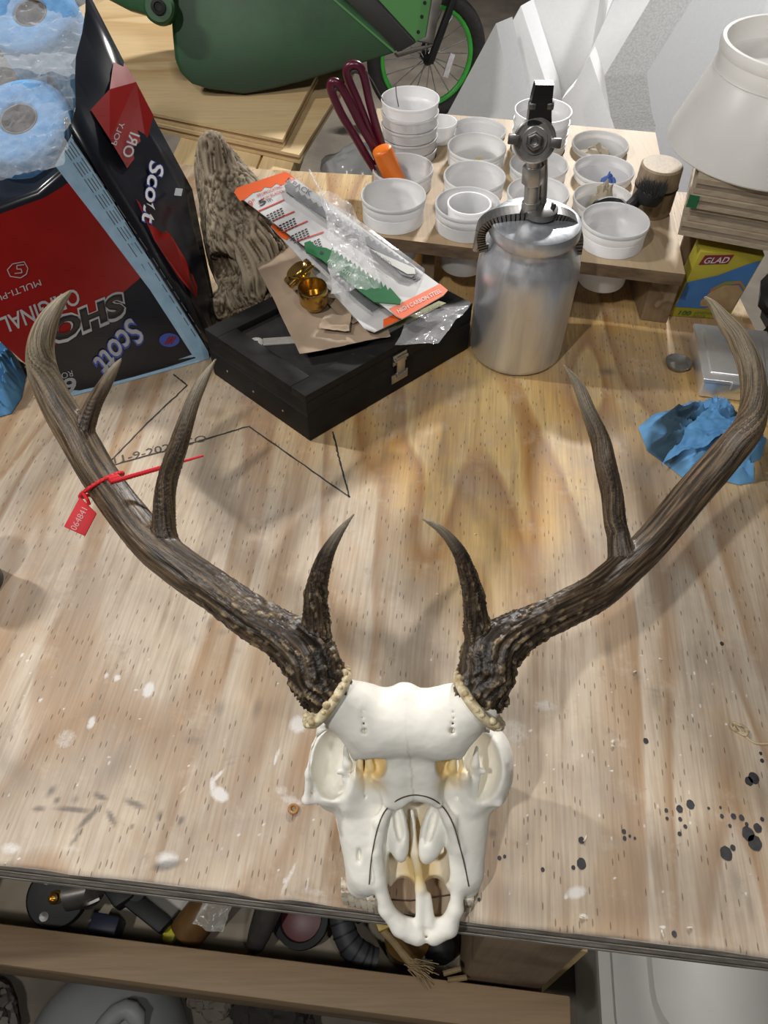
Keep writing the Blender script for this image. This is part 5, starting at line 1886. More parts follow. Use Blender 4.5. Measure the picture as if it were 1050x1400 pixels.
for x, y0, y1, r in ((757, 302, 278, .0035), (762, 322, 306, .0038)):
    MB().tube([AY(x, y0), AY(x, (y0 + y1) / 2), AY(x, (y0 + y1) / 2 - .1), AY(x, y1)], [r, r, r * .75, r * .75], 10).build('vent_tube', dkst, gun, bev=.0004)
# stem with hex nuts, side rod, valve head, lever
st = MB()
ax_ = lambda y: AY(725 + (290 - y) * .075, y)
st.tube([ax_(292), ax_(274)], [.0098, .0098], 6)
st.build('hex_nut', chrome, gun, bev=.0008)
st = MB()
st.tube([ax_(276), ax_(252), ax_(250), ax_(248)], [.0078, .0078, .0095, .0095], 16)
st.build('stem', chrome, gun, smooth=True, angle=40)
MB().tube([ax_(250), ax_(226)], [.0112, .0112], 6).build('hex_nut', chrome, gun, bev=.0008)
MB().tube([ax_(228), ax_(218), ax_(208)], [.008, .007, .009], 16).build('neck', chrome, gun, smooth=True)
MB().tube([AY(740, 288, .008), AY(742, 240, .008), AY(741, 200, .008)], .0052, 12).build('side_rod', chrome, gun, smooth=True)
hv = AY(731, 192, -.004)
rv = wpx(hv, 58) / 2
vx = nrm(CAM - hv); vx = nrm(np.array([vx[0], vx[1], vx[2] * .75]))
MB().lathe([(0, -.030), (rv * .6, -.028), (rv * .82, -.02), (rv * .95, -.006), (rv, -.002), (rv, .003), (rv * .93, .0045), (rv * .86, .003), (rv * .80, .001), (rv * .62, .001), (rv * .58, .004), (0, .004)], hv, vx, 48).build('valve_head', chrome, gun, smooth=True, angle=30)
MB().lathe([(rv * .42, .003), (rv * .42, .010), (rv * .36, .012), (rv * .2, .012), (rv * .18, .010), (0, .010)], hv, vx, 6).build('packing_nut', dkst, gun, bev=.0008)
rx = nrm(np.cross(vx, EZ))
ry = np.cross(rx, vx)
for sg in (1, -1):
    MB().box(hv + vx * .005 + rx * rv * .98 * sg, rx * rv * .26, ry * .0045, vx * .004).build('wing', dkst, gun, bev=.001)
lv = catmull([AY(737, 168, .004), AY(738, 150, .004), AY(741, 130, .004), AY(744, 113, .004)], 4)
mb = MB()
for i in range(len(lv) - 1):
    f0, f1_ = 1 - .30 * i / len(lv), 1 - .30 * (i + 1) / len(lv)
    q = lambda p, f: [p + np.array([-.0115 * f, -.005, 0]), p + np.array([.0115 * f, -.005, 0]), p + np.array([.0115 * f, .006, 0]), p + np.array([-.0115 * f, .006, 0])]
    mb.hexa(q(lv[i], f0), q(lv[i + 1], f1_))
mb.build('trigger_lever', mat('black_lever', (0.02, 0.022, 0.026), 0.25, 0.3), gun, smooth=True, angle=30)
for x in (727, 752):
    MB().lathe([(0, -.003), (.004, -.003), (.0045, 0), (.004, .003), (0, .003)], AY(x, 144, .002), (1, 0, 0), 12).build('lever_pin', dkst, gun)
    MB().tube([AY(x, 146, .002), AY(x - 1, 166, .002)], .0018, 6).build('spring_wire', dkst, gun)

# ================================================================== CROWN CAP, TIN, BAG BOX
cap_c = at(926, 500, .0004)
capo = thing('bottle_cap', 'steel crown bottle cap lying upside down beside the metal tin', 'bottle cap', cap_c)
rc = wpx(cap_c, 35) / 2
mb = MB()
nn2 = 42
vs_, fs_ = [], []
for (r_, h_) in ((rc * .80, .0004), (rc * .86, .001), (rc * .93, .004), (rc, .0065), (rc * .97, .0067), (rc * .90, .0045), (rc * .83, .0018), (0.0001, .0015)):
    for j in range(nn2):
        a0 = 2 * math.pi * j / nn2
        k_ = 1 + (.035 * (1 if j % 2 else -1) if h_ > .003 else 0)
        vs_.append(cap_c + np.array([math.cos(a0) * r_ * k_, math.sin(a0) * r_ * k_, h_]))
for i in range(7):
    for j in range(nn2):
        fs_.append((i * nn2 + j, i * nn2 + (j + 1) % nn2, (i + 1) * nn2 + (j + 1) % nn2, (i + 1) * nn2 + j))
mb.add(vs_, fs_)
mb.build('crimped_cap', mat('cap_steel', (0.42, 0.41, 0.40), 0.45, 0.8, c2=(0.3, 0.29, 0.28), nscale=60), capo, smooth=True, angle=50)

tinm = mat('polished_tin', (0.86, 0.86, 0.86), 0.36, 0.75, c2=(0.76, 0.76, 0.76), nscale=30)
tinH = .030
tq = [at(x, y, tinH) for x, y in ((962, 518), (1062, 530), (1050, 452), (948, 441))]
tin = thing('metal_tin', 'shiny rectangular metal tin with ribbed lid behind the blue rag', 'tin', at(1000, 500, 0))
tc = sum(tq) / 4
tx_, ty_ = nrm(tq[1] - tq[0]), nrm(tq[3] - tq[0])
insq = lambda k: [tc + (p - tc) * k for p in tq]
dn = lambda Q, z: [np.array([p[0], p[1], z]) for p in Q]
MB().hexa(dn(insq(.93), .0005), dn(insq(.95), tinH - .004)).build('tin_body', tinm, tin, bev=.003, seg=3)
MB().hexa(dn(insq(1.0), tinH - .005), dn(insq(.99), tinH)).build('lid', tinm, tin, bev=.0015, seg=3)
MB().hexa(dn(insq(.80), tinH), dn(insq(.76), tinH + .0025)).build('raised_panel', tinm, tin, bev=.0012, seg=3)
lq = tq[0] * .52 + tq[1] * .48
MB().box(np.array([lq[0], lq[1], tinH - .004]) - ty_ * .002, tx_ * .007, ty_ * .002, EZ * .005).build('hasp', tinm, tin, bev=.0008)

bxH = .098
yel = mat('yellow_box_card', (0.46, 0.40, 0.04), 0.5, c2=(0.40, 0.34, 0.035), nscale=12)
bblue = mat('blue_box_print', (0.07, 0.22, 0.52), 0.45, c2=(0.05, 0.17, 0.44), nscale=20)
bx0, bx1 = at(915, 432, 0.0006), at(1000, 440, 0.0006)
bt0, bt1 = at(958, 344, bxH), at(1046, 349, bxH)
bx1 = bx0 + (bt1 - bt0)
boxd = nrm(np.array([-(bx1 - bx0)[1], (bx1 - bx0)[0], 0]))
boxd = boxd if boxd[1] > 0 else -boxd
sb = thing('sandwich_bag_box', 'yellow and blue carton of sandwich bags standing under the stacked boards', 'carton', (bx0 + bx1) / 2)
bdp = boxd * .028
MB().hexa([bx0, bx1, bx1 + bdp, bx0 + bdp], [bt0, bt1, bt1 + bdp, bt0 + bdp]).build('carton', yel, sb, bev=.001)
BN = nrm(np.cross(bx1 - bx0, bt0 - bx0)); BN = BN if BN @ (CAM - bx0) > 0 else -BN
fb = lambda u, v_, l=0.0: bx0 + (bx1 - bx0) * u + (bt0 - bx0) * v_ + BN * (.0006 + l)


def uvpoly(name, pts, m, lift=0.0):
    mb = MB()
    Q = [fb(u, v_, lift) for u, v_ in pts]
    mb.add(Q, [tuple(range(len(Q)))])
    return mb.build(name, m, sb)


uvpoly('blue_panel', [(.02, .16), (.98, .16), (.98, .93), (.80, .86), (.45, .68), (.02, .55)], bblue)
uvpoly('lower_band', [(.98, .16), (.98, .30), (.6, .22), (.5, .16)], mat('tan_print', (0.42, 0.30, 0.17), 0.6), .0004)
uvpoly('sandwich_picture', [(.42, .20), (.95, .20), (.98, .46), (.85, .56), (.62, .54), (.46, .42), (.38, .28)], mat('bread_print', (0.50, 0.36, 0.20), 0.6, c2=(0.40, 0.26, 0.13), nscale=60), .0006)
uvpoly('sandwich_picture', [(.46, .42), (.62, .54), (.85, .58), (.98, .48), (.98, .53), (.84, .63), (.60, .60), (.44, .48)], mat('filling_print', (0.48, 0.14, 0.10), 0.6, c2=(0.2, 0.3, 0.08), nscale=80), .0007)
uvpoly('red_badge', [(.06, .82), (.50, .86), (.53, .99), (.09, .96)], mat('dark_red_print', (0.25, 0.02, 0.035), 0.5), .0004)


def btxt(body_, u0, v0, u1, v1, du, dv, m, off=0.0):
    a_, b_ = fb(u0, v0, .0012), fb(u1, v1, .0012)
    c_ = fb(u0 + du, v0 + dv, .0012)
    mb = MB()
    text_on(mb, body_, a_, b_, c_ - a_, BN, 0, 0, 0, off)
    return mb.build('carton_print', m, sb)


btxt('GLAD', .11, .845, .48, .875, .012, .09, whitep, .015)
gnp = mat('green_print', (0.02, 0.22, 0.04), 0.5)
btxt('100', .12, .045, .32, .045, .01, .075, gnp, .02)
btxt('SANDWICH', .38, .085, .74, .085, .004, .035, gnp)
btxt('BAGS', .38, .03, .58, .03, .004, .035, gnp)

# ================================================================== STACKED BOARDS, ROUND BLOCK, BUCKET
bdw = wood('old_board', (0.42, 0.35, 0.26), (0.26, 0.19, 0.12), 'X', 3, (8, 1.2, 30), 1.2, 0.7)
bde = mat('board_edge', (0.36, 0.30, 0.23), 0.8, c2=(0.11, 0.08, 0.055), nscale=24, stretch=(.35, .35, 5), bmp=0.5)
zb = bxH + .016
bn0, bn1 = at(928, 321, zb), at(1064, 346, zb)
bX = nrm(bn1 - bn0)
bY = np.array([-bX[1], bX[0], 0])
bX_, bY_ = bX, bY
spc = at(940, 352, .06)
MB_s = MB().box((spc[0] + .045, spc[1] + .085, zb / 2), bX_ * .020, bY_ * .016, EZ * (zb / 2 - .0006))
tag(MB_s.build('spacer_block', studs, bev=.001), 'dark lumber block under the stacked boards behind the bag carton', 'block')
th4 = [.0165, .0165, .014, .0165]
zc4 = zb
BL = .40
names4 = ['lowest board of the stack under the upturned bucket', 'second board up in the stack under the upturned bucket', 'third board up with a green paint dab at its corner', 'topmost board under the upturned bucket']
for k in range(4):
    o_ = np.array([bX * RNG.uniform(-.002, .004) + bY * RNG.uniform(-.002, .004)]).ravel()
    q = [bn0 + o_, bn0 + o_ + bX * BL, bn0 + o_ + bX * BL + bY * .24, bn0 + o_ + bY * .24 - bX * .0]
    q = [np.array([p[0], p[1], zc4]) for p in q]
    bt = thing('stacked_board', names4[k], 'board', q[0], 'plywood boards stacked at the right')
    # each board: core plies of its own
    npl = 3
    for j in range(npl):
        e_ = [.0, .0012, .0003][j]
        MB().hexa([p + e_ * (bX + bY) * (1 if i in (0,) else 0) + EZ * th4[k] * j / npl for i, p in enumerate(q)], [p + e_ * (bX + bY) * (1 if i in (0,) else 0) + EZ * th4[k] * (j + 1) / npl for i, p in enumerate(q)]).build('ply', [bdw, bde, bdw][j] if j != 1 else bde, bt)
    if k == 2:
        MB().box(q[0] + EZ * th4[k] * .5 + bX * .004, bX * .0055, -bY * .0008, EZ * th4[k] * .5).build('green_paint_dab', mat('green_paint', (0.01, 0.13, 0.05), 0.6), bt)
    zc4 += th4[k] + .0006
ZBT = zc4
rbx = at(905, 325, SZ)
rb_ = thing('round_wood_block', 'round barked wood block standing on the stand beside the stacked boards', 'wood block', (rbx[0] - .002, rbx[1] + .062, SZ + .0004))
MB().lathe([(0, 0), (.024, 0), (.0255, .004), (.0255, .030), (.0262, .034), (.0255, .038), (.025, .058), (.023, .060), (0, .060)], (rbx[0] - .002, rbx[1] + .062, SZ + .0004), n=36).build('log_round', wood('round_block', (0.40, 0.31, 0.21), (0.24, 0.17, 0.10), 'Z', 3, (20, 20, 4)), rb_, smooth=True, angle=40)
MB().lathe([(.0262, .0325), (.0266, .034), (.0262, .0355)], (rbx[0] - .002, rbx[1] + .062, SZ + .0004), n=36).build('dark_groove', blkp, rb_)
bucket = thing('plastic_bucket', 'large milky white plastic bucket standing upside down on the stacked boards', 'bucket', at(1048, 215, ZBT))
milk = milky('milky_bucket', (0.88, 0.87, 0.85), 0.45, 0.35)
bc_ = at(1046, 200, ZBT)
RB_ = wpx(bc_, 262) / 2
HBk = .05
for hh in np.linspace(.05, .3, 251):
    d_ = bc_ + EZ * hh - CAM
    yy_ = 700 - FOCAL * (d_ @ np.array([0, math.sin(TH), math.cos(TH)])) / (d_ @ np.array([0, math.cos(TH), -math.sin(TH)]))
    if yy_ < 58:
        HBk = hh
        break
RT = wpx(bc_ + EZ * HBk, 214) / 2
bp = [(RB_ * .985, .001), (RB_, .003), (RB_ * .99, .010), (RT * 1.035, HBk - .030), (RT * 1.015, HBk - .0285), (RT * 1.03, HBk - .027), (RT * 1.015, HBk - .025), (RT * 1.0, HBk - .012), (RT * 1.02, HBk - .010), (RT * 1.03, HBk - .003), (RT * 1.01, HBk),
      (RT * .96, HBk), (RT * .945, HBk - .004), (RT * .935, HBk - .022), (RT * .90, HBk - .024), (0, HBk - .026)]
bkt = MB().lathe(bp, bc_ + bY * .0, (0, 0, 1), 96).build('bucket_body', milk, bucket, smooth=True, angle=35)

# twine knot and small bits on the top
tw = mat('rubber_band', (0.55, 0.44, 0.28), 0.7)
rk = thing('rubber_band', 'knotted tan rubber band lying on bare plywood at the right edge', 'rubber band', at(1012, 998, 0))
pts = []
for t in np.linspace(0, 2 * math.pi * 2.6, 60):
    r = 9 + 3 * math.sin(2.3 * t)
    pts.append(at(1011 + r * math.cos(t), 996 + r * .8 * math.sin(t * 1.03 + .4), .0022 + .0012 * math.sin(3 * t)))
pts += [at(1025, 1012, .0012), at(1040, 1017, .0012), at(1056, 1016, .0012)]
MB().tube(catmull(pts, 2), .0009, 6).build('band', tw, rk, smooth=True)
gr_ = thing('grommet_ring', 'small tan ring lying on the wood left of the skull', 'ring', at(401, 1106, 0))
MB().tube([at(401, 1106, .0016) + .0030 * np.array([math.cos(t), math.sin(t), 0]) for t in np.linspace(0, 6.283, 20, endpoint=False)], .0013, 8, closed=True).build('ring', mat('tan_rubber', (0.40, 0.20, 0.06), 0.4), gr_, smooth=True)
ch_ = mat('bone_chip', (0.80, 0.74, 0.62), 0.7)
for k, (px, py, L, a0) in enumerate(((906, 1276, 9, 1.45), (797, 1253, 8, .3), (800, 1146, 10, -.9), (943, 1268, 8, .1), (838, 1020, 5, .4), (650, 730, 4, 0), (598, 812, 4, .5), (903, 901, 5, .3), (868, 918, 5, -.3))):
    p = at(px, py, .0008)
    s = depth(p) / FOCAL
    d = np.array([math.cos(a0), -math.sin(a0), 0]) * L * s / 2
    o_ = MB().tube([p - d, p - d * .3 + EZ * .0005 + np.array([d[1], -d[0], 0]) * .15, p + d * .4, p + d], [.0003, .0008, .0007, .0003], 6).build('wood_sliver', ch_)
    tag(o_, ['pale curled sliver at the front right edge of the bench', 'pale chip near the front edge right of the skull', 'thin pale sliver among black drips right of the skull', 'pale chip by the right front edge beside brown grain', 'tiny pale chip on the wood right of the eye socket', 'tiny pale chip above the right brow tine', 'tiny pale chip between the two brow tines', 'tiny pale chip right of the right antler beam', 'tiny pale chip under the right antler beam'][k], 'chip')

# ================================================================== BEHIND THE BENCH: SHEETS, LUMBER, LOADER BUCKET
fresh = wood('new_plywood', (0.66, 0.50, 0.28), (0.50, 0.33, 0.15), 'X', 3, (7, 1.3, 7), 0.8)
fresh_e = mat('new_ply_edge', (0.38, 0.25, 0.12), 0.8, c2=(0.22, 0.13, 0.06), nscale=30, stretch=(.3, .3, 4))
pine = wood('new_pine', (0.72, 0.53, 0.28), (0.55, 0.36, 0.15), 'Y', 3, (16, 1.0, 16), 0.7)
ZSH = -.020


def sheet(name, label, pts, zt, th, m, group):
    Q = [at(x, y, zt) for x, y in pts]
    root = thing(name, label, 'plywood sheet', Q[0] - EZ * th, group)
    n_ = 3
    for j in range(n_):
        MB().prism([p - EZ * (th * (j + 1) / n_) + (np.array([0, .0015, 0]) if j == 1 else 0) for p in Q], EZ * th / n_).build('ply', [m, fresh_e, m][j], root)
    return root


sheet('plywood_sheet', 'upper new plywood sheet lying under the green loader bucket', [(60, 124), (386, 191), (434, 100), (330, 20), (160, -10), (40, 60)], ZSH, .015, fresh, 'new plywood sheets behind the bench')
sheet('plywood_sheet', 'lower new plywood sheet sticking out under the upper one', [(60, 135), (409, 212), (486, 90), (400, 20), (160, -20), (20, 60)], ZSH - .0156, .015, fresh, 'new plywood sheets behind the bench')
zl = ZSH - .0315
for k, (xa, xb, lab) in enumerate(((236, 292, 'left pine stud under the plywood sheets behind the driftwood'), (298, 352, 'middle pine stud under the plywood sheets'), (356, 400, 'right pine stud under the plywood sheets'))):
    a_, b_ = at(xa, 205, zl), at(xb, 215, zl)
    a_[1] = b_[1] = 1.265
    dY = np.array([(.03, .05, .06)[k], .62, 0])
    MBx = MB().hexa([a_ - EZ * .038, b_ - EZ * .038, b_ + dY - EZ * .038, a_ + dY - EZ * .038], [a_, b_, b_ + dY, a_ + dY])
    tag(MBx.build('lumber_stud', pine, bev=.002), lab, 'lumber', 'pine studs under the plywood sheets')
zs0 = zl - .0385
shz = thing('sawhorse', 'dark wooden trestle carrying pine studs and plywood behind the bench', 'sawhorse', (-.2, 1.55, FLOOR_Z))
tb = MB().box((-.42, 1.36, zs0 - .045), (.245, 0, 0), (0, .03, 0), (0, 0, .044)).build('beam', studs, shz)
tb = MB().box((-.42, 1.76, zs0 - .045), (.245, 0, 0), (0, .03, 0), (0, 0, .044)).build('beam', studs, shz)
for x in (-.62, -.25):
    for y in (1.36, 1.76):
        MB().box((x, y, (zs0 - .089 + FLOOR_Z) / 2 + .0006), (.02, 0, 0), (0, .03, 0), (0, 0, (zs0 - .0895 - FLOOR_Z) / 2)).build('leg', studs, shz)

m, nt, b = new_mat('green_machine_paint')
v_ = coords(nt)
sx_ = N(nt, 'ShaderNodeSeparateXYZ'); nt.links.new(v_, sx_.inputs[0])
gn = noise_tex(nt, v_, 9, 5, .65)
gn2 = noise_tex(nt, v_, 60, 4, .6)
cc = ramp(nt, gn, [(.3, (.014, .058, .020)), (.65, (.026, .105, .034))])
dirt = math_n(nt, 'ADD', math_n(nt, 'MULTIPLY', sx_.outputs[2], -9.0), math_n(nt, 'MULTIPLY', gn, 1.5))
cc = mixc(nt, ramp(nt, dirt, [(.0, (0, 0, 0)), (.75, (.9, .9, .9))]), cc, (.030, .030, .022))
cc = mixc(nt, ramp(nt, gn2, [(.66, (0, 0, 0)), (.75, (.5, .5, .5))]), cc, (.07, .075, .06))
nt.links.new(cc, b.inputs['Base Color']); b.inputs['Roughness'].default_value = .45
jd = m
jdb = mat('bright_green_paint', (0.07, 0.24, 0.06), 0.45, c2=(0.07, 0.25, 0.06), nscale=9)
wornst = mat('bare_worn_steel', (0.20, 0.185, 0.165), 0.5, 0.6, c2=(0.10, 0.09, 0.08), nscale=16)
grimy = mat('grimy_black_paint', (0.022, 0.022, 0.020), 0.5, c2=(0.035, 0.033, 0.028), nscale=10)
lp0 = at(335, 131, ZSH + .003)
LNn = nrm([.10, -.90, .38])
ldr = thing('loader_bucket', 'scuffed green tractor loader bucket with worn steel lip resting on the plywood', 'loader bucket', lp0)
lpx = lambda x, y, l=0.0: onp(x, y, lp0, LNn) + LNn * l
arc = [(228, -60), (236, 52), (239, 84), (246, 102), (262, 117), (285, 124), (335, 131), (372, 124), (412, 114), (462, 99), (545, 73), (520, 46), (470, 0), (430, -60)]
LBK = np.array([-.03, .30, .045])
MB().prism([lpx(*q) for q in arc], LBK).build('shell', jd, ldr, bev=.008, seg=3)
MB().prism([lpx(*q, -.004) for q in ((472, 0), (545, 73), (570, 59), (516, 0), (470, -60), (425, -60))], LBK * .93).build('side_plate', grimy, ldr, bev=.003)
MB().prism([lpx(*q, -.012) for q in ((516, 0), (569, 58), (584, 50), (598, -8), (600, -60), (470, -60))], LBK * .66).build('inner_face', jdb, ldr)
MB().prism([lpx(*q, .004) for q in ((570, 56), (592, 61), (606, -10), (612, -60), (594, -60), (590, 0), (582, 50))], -LNn * .014).build('cutting_edge', wornst, ldr, bev=.002)
MB().prism([lpx(*q, .004) for q in ((540, 72), (568, 64), (592, 61), (590, 64), (566, 72), (545, 78))], -LNn * .03).build('cutting_edge', wornst, ldr, bev=.002)
for x, y in ((573, 43), (578, 22), (582, 3)):
    MB().lathe([(.0032, -.002), (.0032, .0006), (0, .0006)], lpx(x, y, -.012), LNn, 12).build('bolt_hole', blkp, ldr)
poly_on('weld_seam', [(455, 0), (538, 72), (541, 71), (458, -1)], jdb, ldr, lpx, .0015)
MB().prism([lpx(*q, .03) for q in ((90, -60), (238, -60), (240, 10), (232, 34), (212, 30), (204, 22), (176, 14), (130, -10))], -LNn * .06).build('mounting_arm', jd, ldr, bev=.006)
lug = lpx(222, 13, .032)
MB().lathe([(.026, -.02), (.026, .008), (.022, .012), (.014, .012), (0, .012)], lug, LNn, 28).build('pivot_boss', jd, ldr, smooth=True)
MB().lathe([(.012, .012), (.012, .018), (.007, .019), (.006, .015), (0, .015)], lug, LNn, 20).build('pivot_bolt', blkp, ldr, smooth=True)

# dark crate with a clear bag behind the bench
crt = thing('black_crate', 'black plastic crate standing behind the bench below the plywood', 'crate', (-.015, 1.36, FLOOR_Z))
MB().box((-.015, 1.36, (FLOOR_Z - .16) / 2 + .0005), (.055, 0, 0), (0, .07, 0), (0, 0, (-.16 - FLOOR_Z) / 2)).build('crate_body', blkp, crt, bev=.01)
for sg in (-1, 1):
    MB().box((-.015, 1.36 + sg * .071, -.175), (.058, 0, 0), (0, .008, 0), (0, 0, .012)).build('rim_rib', blkp, crt, bev=.003)


def lump(name, label, c, rad, m, cat, seed, fs=3.0, amp=.35):
    root = thing(name, label, cat, (c[0], c[1], c[2] - rad[2]))
    vs_, fs_ = [], []
    nu, nv = 44, 24
    for i in range(nv + 1):
        ph = math.pi * i / nv
        for j in range(nu):
            a0 = 2 * math.pi * j / nu
            d = np.array([math.sin(ph) * math.cos(a0), math.sin(ph) * math.sin(a0), math.cos(ph)])
            f = 1 + amp * noise.noise(Vector(tuple(d * 1.6)) + Vector((seed, 0, 0))) + amp * .7 * (1 - 2.2 * abs(noise.noise(Vector(tuple(d * fs)) + Vector((0, seed, 0))))) - amp * .3
            p = np.asarray(c) + d * np.array(rad) * f
            p[2] = max(p[2], c[2] - rad[2])
            vs_.append(p)
    for i in range(nv):
        for j in range(nu):
            fs_.append((i * nu + j, i * nu + (j + 1) % nu, (i + 1) * nu + (j + 1) % nu, (i + 1) * nu + j))
    MB().add(vs_, fs_).build('folds', m, root, smooth=True, angle=32)
    return root


hz = milky('hazy_plastic', (0.52, 0.52, 0.52), .35, .2)
lump('plastic_bag', 'hazy crumpled plastic bag on the dark crate behind the bench', (-.045, 1.36, -.105), (.070, .060, .050), hz, 'plastic bag', 3.3, 2.2, .16)

# ================================================================== BICYCLE
tirem = mat('tire_rubber', (0.016, 0.016, 0.016), 0.7, c2=(0.028, 0.027, 0.026), nscale=80, bmp=0.4)
grim = mat('green_rim', (0.06, 0.45, 0.06), 0.4, c2=(0.045, 0.36, 0.05), nscale=20)
spk = mat('spoke_steel', (0.42, 0.42, 0.42), 0.35, 0.7)
YB_ = 3.15
wc = aty(583, 78, YB_)
Rw = wc[2] - FLOOR_Z - .003
Rr_ = min(Rw - .03, wpx(wc, 92) / 2)
wn_ = nrm([.20, -1.0, .02])
bx_ = nrm(np.cross(EZ, wn_)); bz_ = np.cross(wn_, bx_)
bike = thing('bicycle', "child's bicycle with green-rimmed wheel parked on the floor behind the bench", 'bicycle', (wc[0], wc[1], FLOOR_Z))
circ = lambda r, n: [wc + r * (math.cos(t) * bx_ + math.sin(t) * bz_) for t in np.linspace(0, 2 * math.pi, n, endpoint=False)]
MB().tube(circ(Rw - .026, 64), .026, 12, closed=True).build('tire', tirem, bike, smooth=True)
for k in range(64):
    t = 2 * math.pi * k / 64
    d = math.cos(t) * bx_ + math.sin(t) * bz_
MB().tube(circ(Rw - .056, 64), .011, 10, closed=True).build('rim', grim, bike, smooth=True)
for k in range(20):
    t = 2 * math.pi * k / 20
    d = math.cos(t) * bx_ + math.sin(t) * bz_
    d2 = math.cos(t + .5) * bx_ + math.sin(t + .5) * bz_
    MB().tube([wc + d2 * .018 + wn_ * (.02 if k % 2 else -.02), wc + d * (Rw - .06)], .0022, 5).build('spoke', spk, bike)
MB().lathe([(.006, -.05), (.02, -.03), (.014, -.02), (.014, .02), (.02, .03), (.006, .05)], wc, wn_, 16).build('hub', blkp, bike, smooth=True)
MB().box(wc + bx_ * .085 - bz_ * .03 + wn_ * .015, bx_ * .012 + bz_ * .04, -bx_ * .010 + bz_ * .004, wn_ * .005).build('spoke_reflector', whitep, bike, bev=.002)
for sg in (-1, 1):
    MB().tube([wc + wn_ * .055 * sg, wc + wn_ * .055 * sg + bz_ * .26 + bx_ * .10, wc + bz_ * .40 + bx_ * .16], .014, 10).build('fork_leg', blkp, bike, smooth=True)
MB().tube([wc + bz_ * .38 + bx_ * .15, wc + bz_ * .62 + bx_ * .24], .018, 10).build('steerer', blkp, bike, smooth=True)
MB().tube([wc + bz_ * .50 + bx_ * .20, wc + bz_ * .22 + bx_ * .62 + wn_ * -.10, wc + bz_ * .02 + bx_ * .60 + wn_ * -.1], .017, 10).build('frame', blkp, bike, smooth=True)
wc2 = wc + bx_ * .72 - wn_ * .12
MB().tube([wc2 + (Rw - .026) * (math.cos(t) * bx_ + math.sin(t) * bz_) for t in np.linspace(0, 2 * math.pi, 48, endpoint=False)], .026, 10, closed=True).build('tire', tirem, bike, smooth=True)
MB().tube([wc2 + (Rw - .056) * (math.cos(t) * bx_ + math.sin(t) * bz_) for t in np.linspace(0, 2 * math.pi, 48, endpoint=False)], .010, 8, closed=True).build('rim', grim, bike, smooth=True)
MB().tube([wc + bz_ * .02 + bx_ * .60 - wn_ * .1, wc2], .012, 8).build('chain_stay', blkp, bike)
# dark cabinet and things at the back of the garage
cabm = mat('grey_cabinet_paint', (0.12, 0.12, 0.12), 0.6, c2=(0.09, 0.09, 0.09), nscale=6)
cab = thing('cabinet', 'grey cabinet standing at the back wall behind the bicycle', 'cabinet', (.75, 4.6, FLOOR_Z))
MB().box((.95, 4.9, FLOOR_Z + .751), (.50, 0, 0), (0, .3, 0), (0, 0, .75)).build('cabinet_body', cabm, cab, bev=.01)
for sg in (-1, 1):
    MB().box((.95 + sg * .25, 4.59, FLOOR_Z + .75), (.24, 0, 0), (0, .01, 0), (0, 0, .72)).build('door', cabm, cab, bev=.004)

# ================================================================== FOAM SHEETS
foam = mat('white_foam', (0.88, 0.885, 0.89), 0.75, c2=(0.85, 0.855, 0.86), nscale=160, bmp=0.05)
m, nt, b = new_mat('foam_cut_edge')
vo_ = N(nt, 'ShaderNodeTexVoronoi'); vo_.inputs['Scale'].default_value = 260
nt.links.new(coords(nt), vo_.inputs['Vector'])
nt.links.new(ramp(nt, vo_.outputs['Distance'], [(.1, (.80, .80, .79)), (.75, (.66, .66, .65))]), b.inputs['Base Color'])
b.inputs['Roughness'].default_value = .8
bump(nt, b, vo_.outputs['Distance'], .3, .002)
foam_e = m


def slab(label, pts, Y0, nx, nz_, off, edge=False):
    """leaning foam board: outline on a leaning plane, real thickness along off; reaches the floor"""
    n_ = nrm([nx, -1, nz_])
    p0 = aty(pts[0][0], 100, Y0)
    Q = [onp(x, y, p0, n_) for x, y in pts]
    mb = MB()
    Q = np.array(Q)
    k = len(Q)
    off = np.asarray(off)
    mb.add(list(Q) + list(Q + off), [tuple(range(k))], 0)
    mb.f.append(tuple(range(k, 2 * k))[::-1]); mb.m.append(0)
    for i in range(k):
        mb.f.append((i, (i + 1) % k, k + (i + 1) % k, k + i)); mb.m.append(1)
    return tag(mb.build('foam_sheet', [foam, foam_e if edge else foam]), label, 'foam sheet')


slab('grey-shaded triangular white foam offcut leaning leftmost behind the cup stand', [(678, 32), (613, 153), (560, 464), (738, 464), (708, 165)], 1.62, -.35, .30, (.035, .035, 0))
slab('pointed white foam offcut just right of the leftmost foam triangle', [(712, 8), (688, 52), (712, 160), (735, 464), (800, 464), (748, 118)], 1.74, -.25, .28, (.03, .04, 0))
slab('tall thin white foam strip rising behind the two pointed offcuts', [(735, -60), (722, 30), (745, 115), (790, 464), (830, 464), (800, 120), (830, -60)], 1.90, -.1, .2, (.03, .045, 0))
slab('narrow beige-shaded foam strip between the two brightest foam sheets', [(868, -60), (800, 86), (812, 130), (830, 464), (860, 464), (850, 110), (940, -60)], 1.80, -.45, .28, (.02, .02, 0))
slab('wide bright white foam sheet leaning behind the valve lever', [(795, -60), (738, 62), (760, 132), (790, 464), (840, 464), (800, 90), (862, -60)], 1.98, .0, .25, (.03, .05, 0))
slab('short white foam wedge standing behind the back right cups', [(806, 76), (784, 118), (768, 136), (800, 230), (850, 230), (838, 168)], 1.72, .25, .30, (.02, .05, 0))
slab('brightest white foam sheet with a broad beaded cut edge leaning right', [(925, -60), (826, 104), (835, 160), (841, 176), (800, 464), (820, 464), (1005, -60)], 1.64, .30, .35, (.085, .012, 0), True)
slab('pale foam sheet in shade behind the milky bucket', [(1100, -60), (1010, 20), (885, 178), (850, 464), (960, 464), (1100, 200)], 1.78, .35, .3, (.06, .04, 0))

